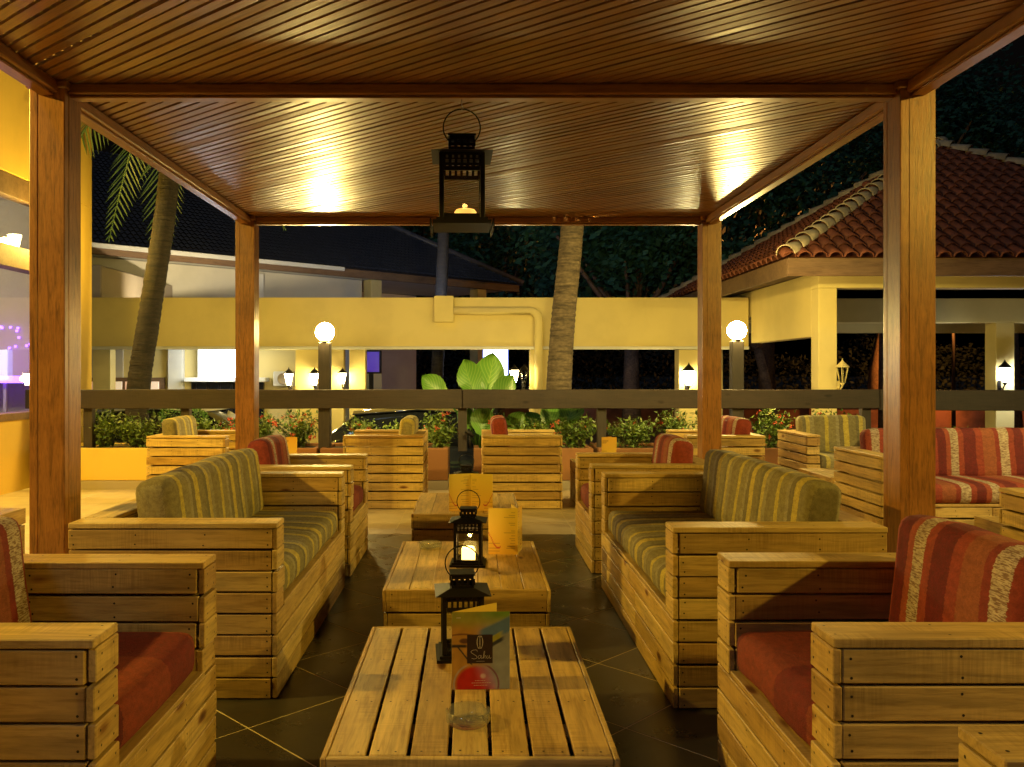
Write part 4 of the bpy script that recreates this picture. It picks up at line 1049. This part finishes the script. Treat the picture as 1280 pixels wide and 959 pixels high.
for v in [v for v in b.verts if not v.link_faces]: b.verts.remove(v)
tag(obj('roof_tiles', b, NAVYT, ho), kind='stuff')
b = bmesh.new(); q = [b.verts.new(p) for p in ((-20, 0, 4.60), (.15, 0, 4.60), (.15, 2 * depth, 4.60), (-20, 2 * depth, 4.60))]; r0, r1 = b.verts.new((-20, depth, 4.6 + depth * tanp)), b.verts.new((.15 - depth, depth, 4.6 + depth * tanp))
for f in ((0, 1, 'b', 'a'), (1, 2, 'b'), (2, 3, 'a', 'b')): b.faces.new([{'a': r0, 'b': r1}.get(i, q[i] if isinstance(i, int) else None) for i in f])
obj('roof', b, NAVYT, ho)
b = bmesh.new(); tube(b, [(.15, 0, 4.68), (.15 - depth, depth, 4.68 + depth * tanp)], .10, 8); obj('hip_ridge', b, NAVYT, ho)
# canopy block and window building under the portico
cb = thing('canopy', 'flat taupe roofed canopy block above the portico beside the yellow building', 'canopy', (-8.2, 15.9 + 3, -.6))
obj('roof_block', box(-2.2, 1.22, -3, 3.2, 3.3, 3.95, .02), TAUPE, cb); obj('support_wall', box(-2.0, 1.0, -1.5, 3.0, 0, 3.298), PALE, cb)
wb = thing('window_building', 'cream building with barred windows and air conditioner behind the portico', 'building', (-6.2, 17.45, -.6))
BD = 17.4
def wp(name, p0, p1, q0, q1, d0, d1, mat, parent=wb, D=BD, bev=.004):
    return obj(name, box(WX(p0, D) + 6.2, WX(p1, D) + 6.2, d0 - 17.45, d1 - 17.45, WZ(q1, D) + .6, WZ(q0, D) + .6, bev), mat, parent)
obj('wall', box(WX(40, BD) + 6.2, WX(372, BD) + 6.2, -.0, .25, 0, 3.25), CREAM, wb)
wn = wp('window_frame', 108, 206, 472, 570, 17.36, 17.448, FASC)
for i in range(4): wp('pane', 112 + i * 23, 131 + i * 23, 477, 565, 17.33, 17.358, m_emit('curtain_%d' % i, ((1, .42, .2), (1, .7, .4), (.9, .3, .15), (1, .55, .3))[i], .45), wn)
wn = wp('window_frame', 240, 330, 478, 560, 17.36, 17.448, CARG)
for i in range(6): wp('bar', 244 + i * 15, 247 + i * 15, 480, 558, 17.32, 17.358, METAL, wn)
wp('ledge', 236, 336, 472, 477, 17.1, 17.447, WHITEP)
wp('pilaster', 212, 230, 425, 575, 17.3, 17.446, WHITEP)
ac = thing('air_conditioner', 'white air conditioner unit on the cream building by a lit lantern', 'air conditioner', P(354, 483, 17.1))
obj('casing', box(-.2, .2, .0, .29, 0, .30, .015), WHITEP, ac)
b = bmesh.new(); lathe(b, [(.001, 0), (.12, 0), (.12, .012), (.105, .014), (.1, .004), (.001, .004)], 20); obj('fan_grille', b, TAUPE, ac, (0, -.001, .15), (R(90), 0, 0))
def sign(label, px0, px1, py0, py1, D, mat, cat='sign', post=True, fr=WHITEP):
    x0, x1, z0, z1 = WX(px0, D), WX(px1, D), WZ(py1, D), WZ(py0, D)
    t = thing('light_sign', label, cat, ((x0 + x1) / 2, D, -.6 if post else z0)); h = (x1 - x0) / 2; zo = -.6 if post else z0
    obj('box', box(-h - .04, h + .04, .0, .16, z0 - zo - .04, z1 - zo + .04, .01), fr, t); obj('face', box(-h, h, -.012, -.002, z0 - zo, z1 - zo), mat, t)
    if post: obj('leg', box(-.05, .05, .05, .12, 0, z0 - zo - .041), METAL, t)
    return t
sign('blank brightly lit white signboard on the cream building', 249, 301, 437, 472, 17.2, SIGNW, post=False)
sign('lit blue white sign box behind the elephant ear leaves', 606, 633, 434, 474, 19.5, SIGNW, fr=SIGNB)
sign('dim violet lit sign beyond the portico', 453, 474, 440, 465, 19.5, SIGNV, fr=METAL)
point('sign_glow', P(275, 455, 16.7), 60, (.85, .92, 1), .3, bpy.data.objects['light_sign']).location = (0, -.6, .3)

# parked cars, far wall, street lamp
def car(label, x, y, rzc, paint):
    t = thing('parked_car', label, 'car', (x, y, -.6), rzc, 'cars parked behind the planters')
    def hull(sec, name, mat, par):
        b = bmesh.new(); rings = []
        for X, hw, z0, z1, tuck in sec:
            pr = [(-hw, z0), (-hw - .02, z0 + (z1 - z0) * .45), (-hw + tuck, z1 - .04), (-hw + tuck + .09, z1), (hw - tuck - .09, z1), (hw - tuck, z1 - .04), (hw + .02, z0 + (z1 - z0) * .45), (hw, z0)]
            rings.append([b.verts.new((X, py, pz)) for py, pz in pr])
        for i in range(len(rings) - 1):
            for k in range(8): b.faces.new((rings[i][k], rings[i][(k + 1) % 8], rings[i + 1][(k + 1) % 8], rings[i + 1][k])).smooth = True
        b.faces.new(rings[0]); b.faces.new(rings[-1][::-1]); bmesh.ops.recalc_face_normals(b, faces=b.faces[:]); return obj(name, b, mat, par)
    hull([(-2.1, .68, .3, .72, .02), (-2.0, .8, .22, .84, .04), (-1.0, .84, .2, .92, .05), (.8, .84, .2, .92, .05), (1.7, .82, .22, .80, .05), (2.05, .7, .3, .62, .04)], 'body', paint, t)
    cbn = hull([(-1.75, .72, .86, .90, .03), (-1.15, .72, .86, 1.36, .14), (-.3, .72, .86, 1.42, .15), (.35, .72, .86, 1.38, .15), (1.1, .72, .86, .91, .05)], 'cabin', CARG, t)
    hull([(-1.2, .60, 1.34, 1.39, .03), (-.3, .60, 1.40, 1.45, .03), (.4, .60, 1.36, 1.41, .03)], 'roof', paint, t)
    for X in (-1.3, 1.3):
        for s in (-1, 1):
            b = bmesh.new(); tube(b, [(0, s * .72, 0), (0, s * .88, 0)], .31, 20); wh = obj('wheel', b, RUBBER, t, (X, 0, .31))
            b = bmesh.new(); tube(b, [(0, s * .881, 0), (0, s * .89, 0)], .19, 14); obj('rim', b, CHROME, wh)
    for s in (-1, 1): obj('headlight', box(2.0, 2.06, s * .55 - .12, s * .55 + .12, .55, .66, .02), GLASS, t); obj('mirror', box(.55, .68, *sorted((s * .84, s * 1.0)), .92, 1.04, .02), paint, t)
    return t
car('dark glossy parked car behind the elephant ear planter', -.5, 12.4, R(2), CARD)
car('pale silver parked car beside the dark parked car', -4.3, 12.9, R(-3), CARW)
b = bmesh.new(); rr = random.Random(77)  # dark leaf backdrop added to keep the far ground from showing pale
for i in range(42000):
    x = rr.uniform(-26, 48); zt_ = 2.3 + 1.1 * noise.noise(Vector((x * .35, 0, 3))) + .5 * noise.noise(Vector((x * 1.3, 0, 9)))
    q = Vector((x, 33 + rr.gauss(0, .5), -.6 + (zt_ + .6) * rr.random() ** .8)); e = Vector((rr.gauss(0, 1), rr.gauss(0, 1), rr.gauss(0, .7))).normalized(); l = rr.uniform(.10, .22); sd = e.orthogonal().normalized() * l * .36
    b.faces.new([b.verts.new(q), b.verts.new(q + e * l * .5 + sd), b.verts.new(q + e * l), b.verts.new(q + e * l * .5 - sd)])
tag(obj('hedge', b, HLEAF), 'dark hedge added as a backdrop over the far ground', 'hedge', kind='stuff')
fw = thing('boundary_wall', 'far low brick boundary wall lit orange beyond the car park', 'wall', (10, 30, -.6))
obj('wall', box(-14, 20, -.15, .15, 0, .75), BRICK, fw); obj('coping', box(-14, 20, -.2, .2, .751, .83), TAUPE, fw)
for x in range(-14, 21, 4): obj('pier', box(x - .22, x + .22, -.23, .23, 0, .95), BRICK, fw)
sl = thing('street_lamp', 'glowing orange street lamp far beyond the pavilion', 'street lamp', (WX(1192, 29), 29, -.6)); zl = WZ(404, 29) + .6
b = bmesh.new(); tube(b, [(0, 0, 0), (0, 0, zl), (-.25, 0, zl + .12), (-.5, 0, zl + .1)], [.07, .05, .04, .03], 8); obj('pole', b, METAL, sl)
b = bmesh.new(); bmesh.ops.create_uvsphere(b, u_segments=14, v_segments=8, radius=.11); obj('bulb', b, SODIUM, sl, (-.5, 0, zl))
point('street_glow', (-.5, -.3, zl - .1), 1300, (1, .36, .06), .1, sl)

# added lamps out of view: lantern by the window, floodlights on portico slab and pergola
wl = wall_lantern('added hidden lantern on the yellow wall between window and palm', 84, 392, 10.3, LANT, watts=150, color=WARM, rzz=R(90))  # added behind the front post to brighten the wall strip
wl.location = (WXL + .175, 10.15, 2.9)
floodlight('added hidden floodlight on the portico roof lighting the navy roofed house', (-5.6, 16.4, zb + .62), (-6.0, 21.5, 3.6), 500, (1, .84, .55), (-5.6, 16.2, zb + .45), 140)  # hidden behind the beam, added to brighten the pale house wall
floodlight('added hidden floodlight on the portico roof lighting the house porch', (-1.0, 16.6, zb + .62), (-1.5, 24, 3.6), 260, (.5, .62, 1), (-1.0, 16.4, zb + .45), 140)  # hidden behind the beam, added for cool light on the porch
floodlight('added unseen floodlight on top of the pergola lighting the portico and planters', (.9, 6.75, 2.86), (1.6, 14.8, 1.6), 950, WARM2, (.9, 6.9, 2.60), 105)  # added above the ceiling to brighten portico, fence and plants
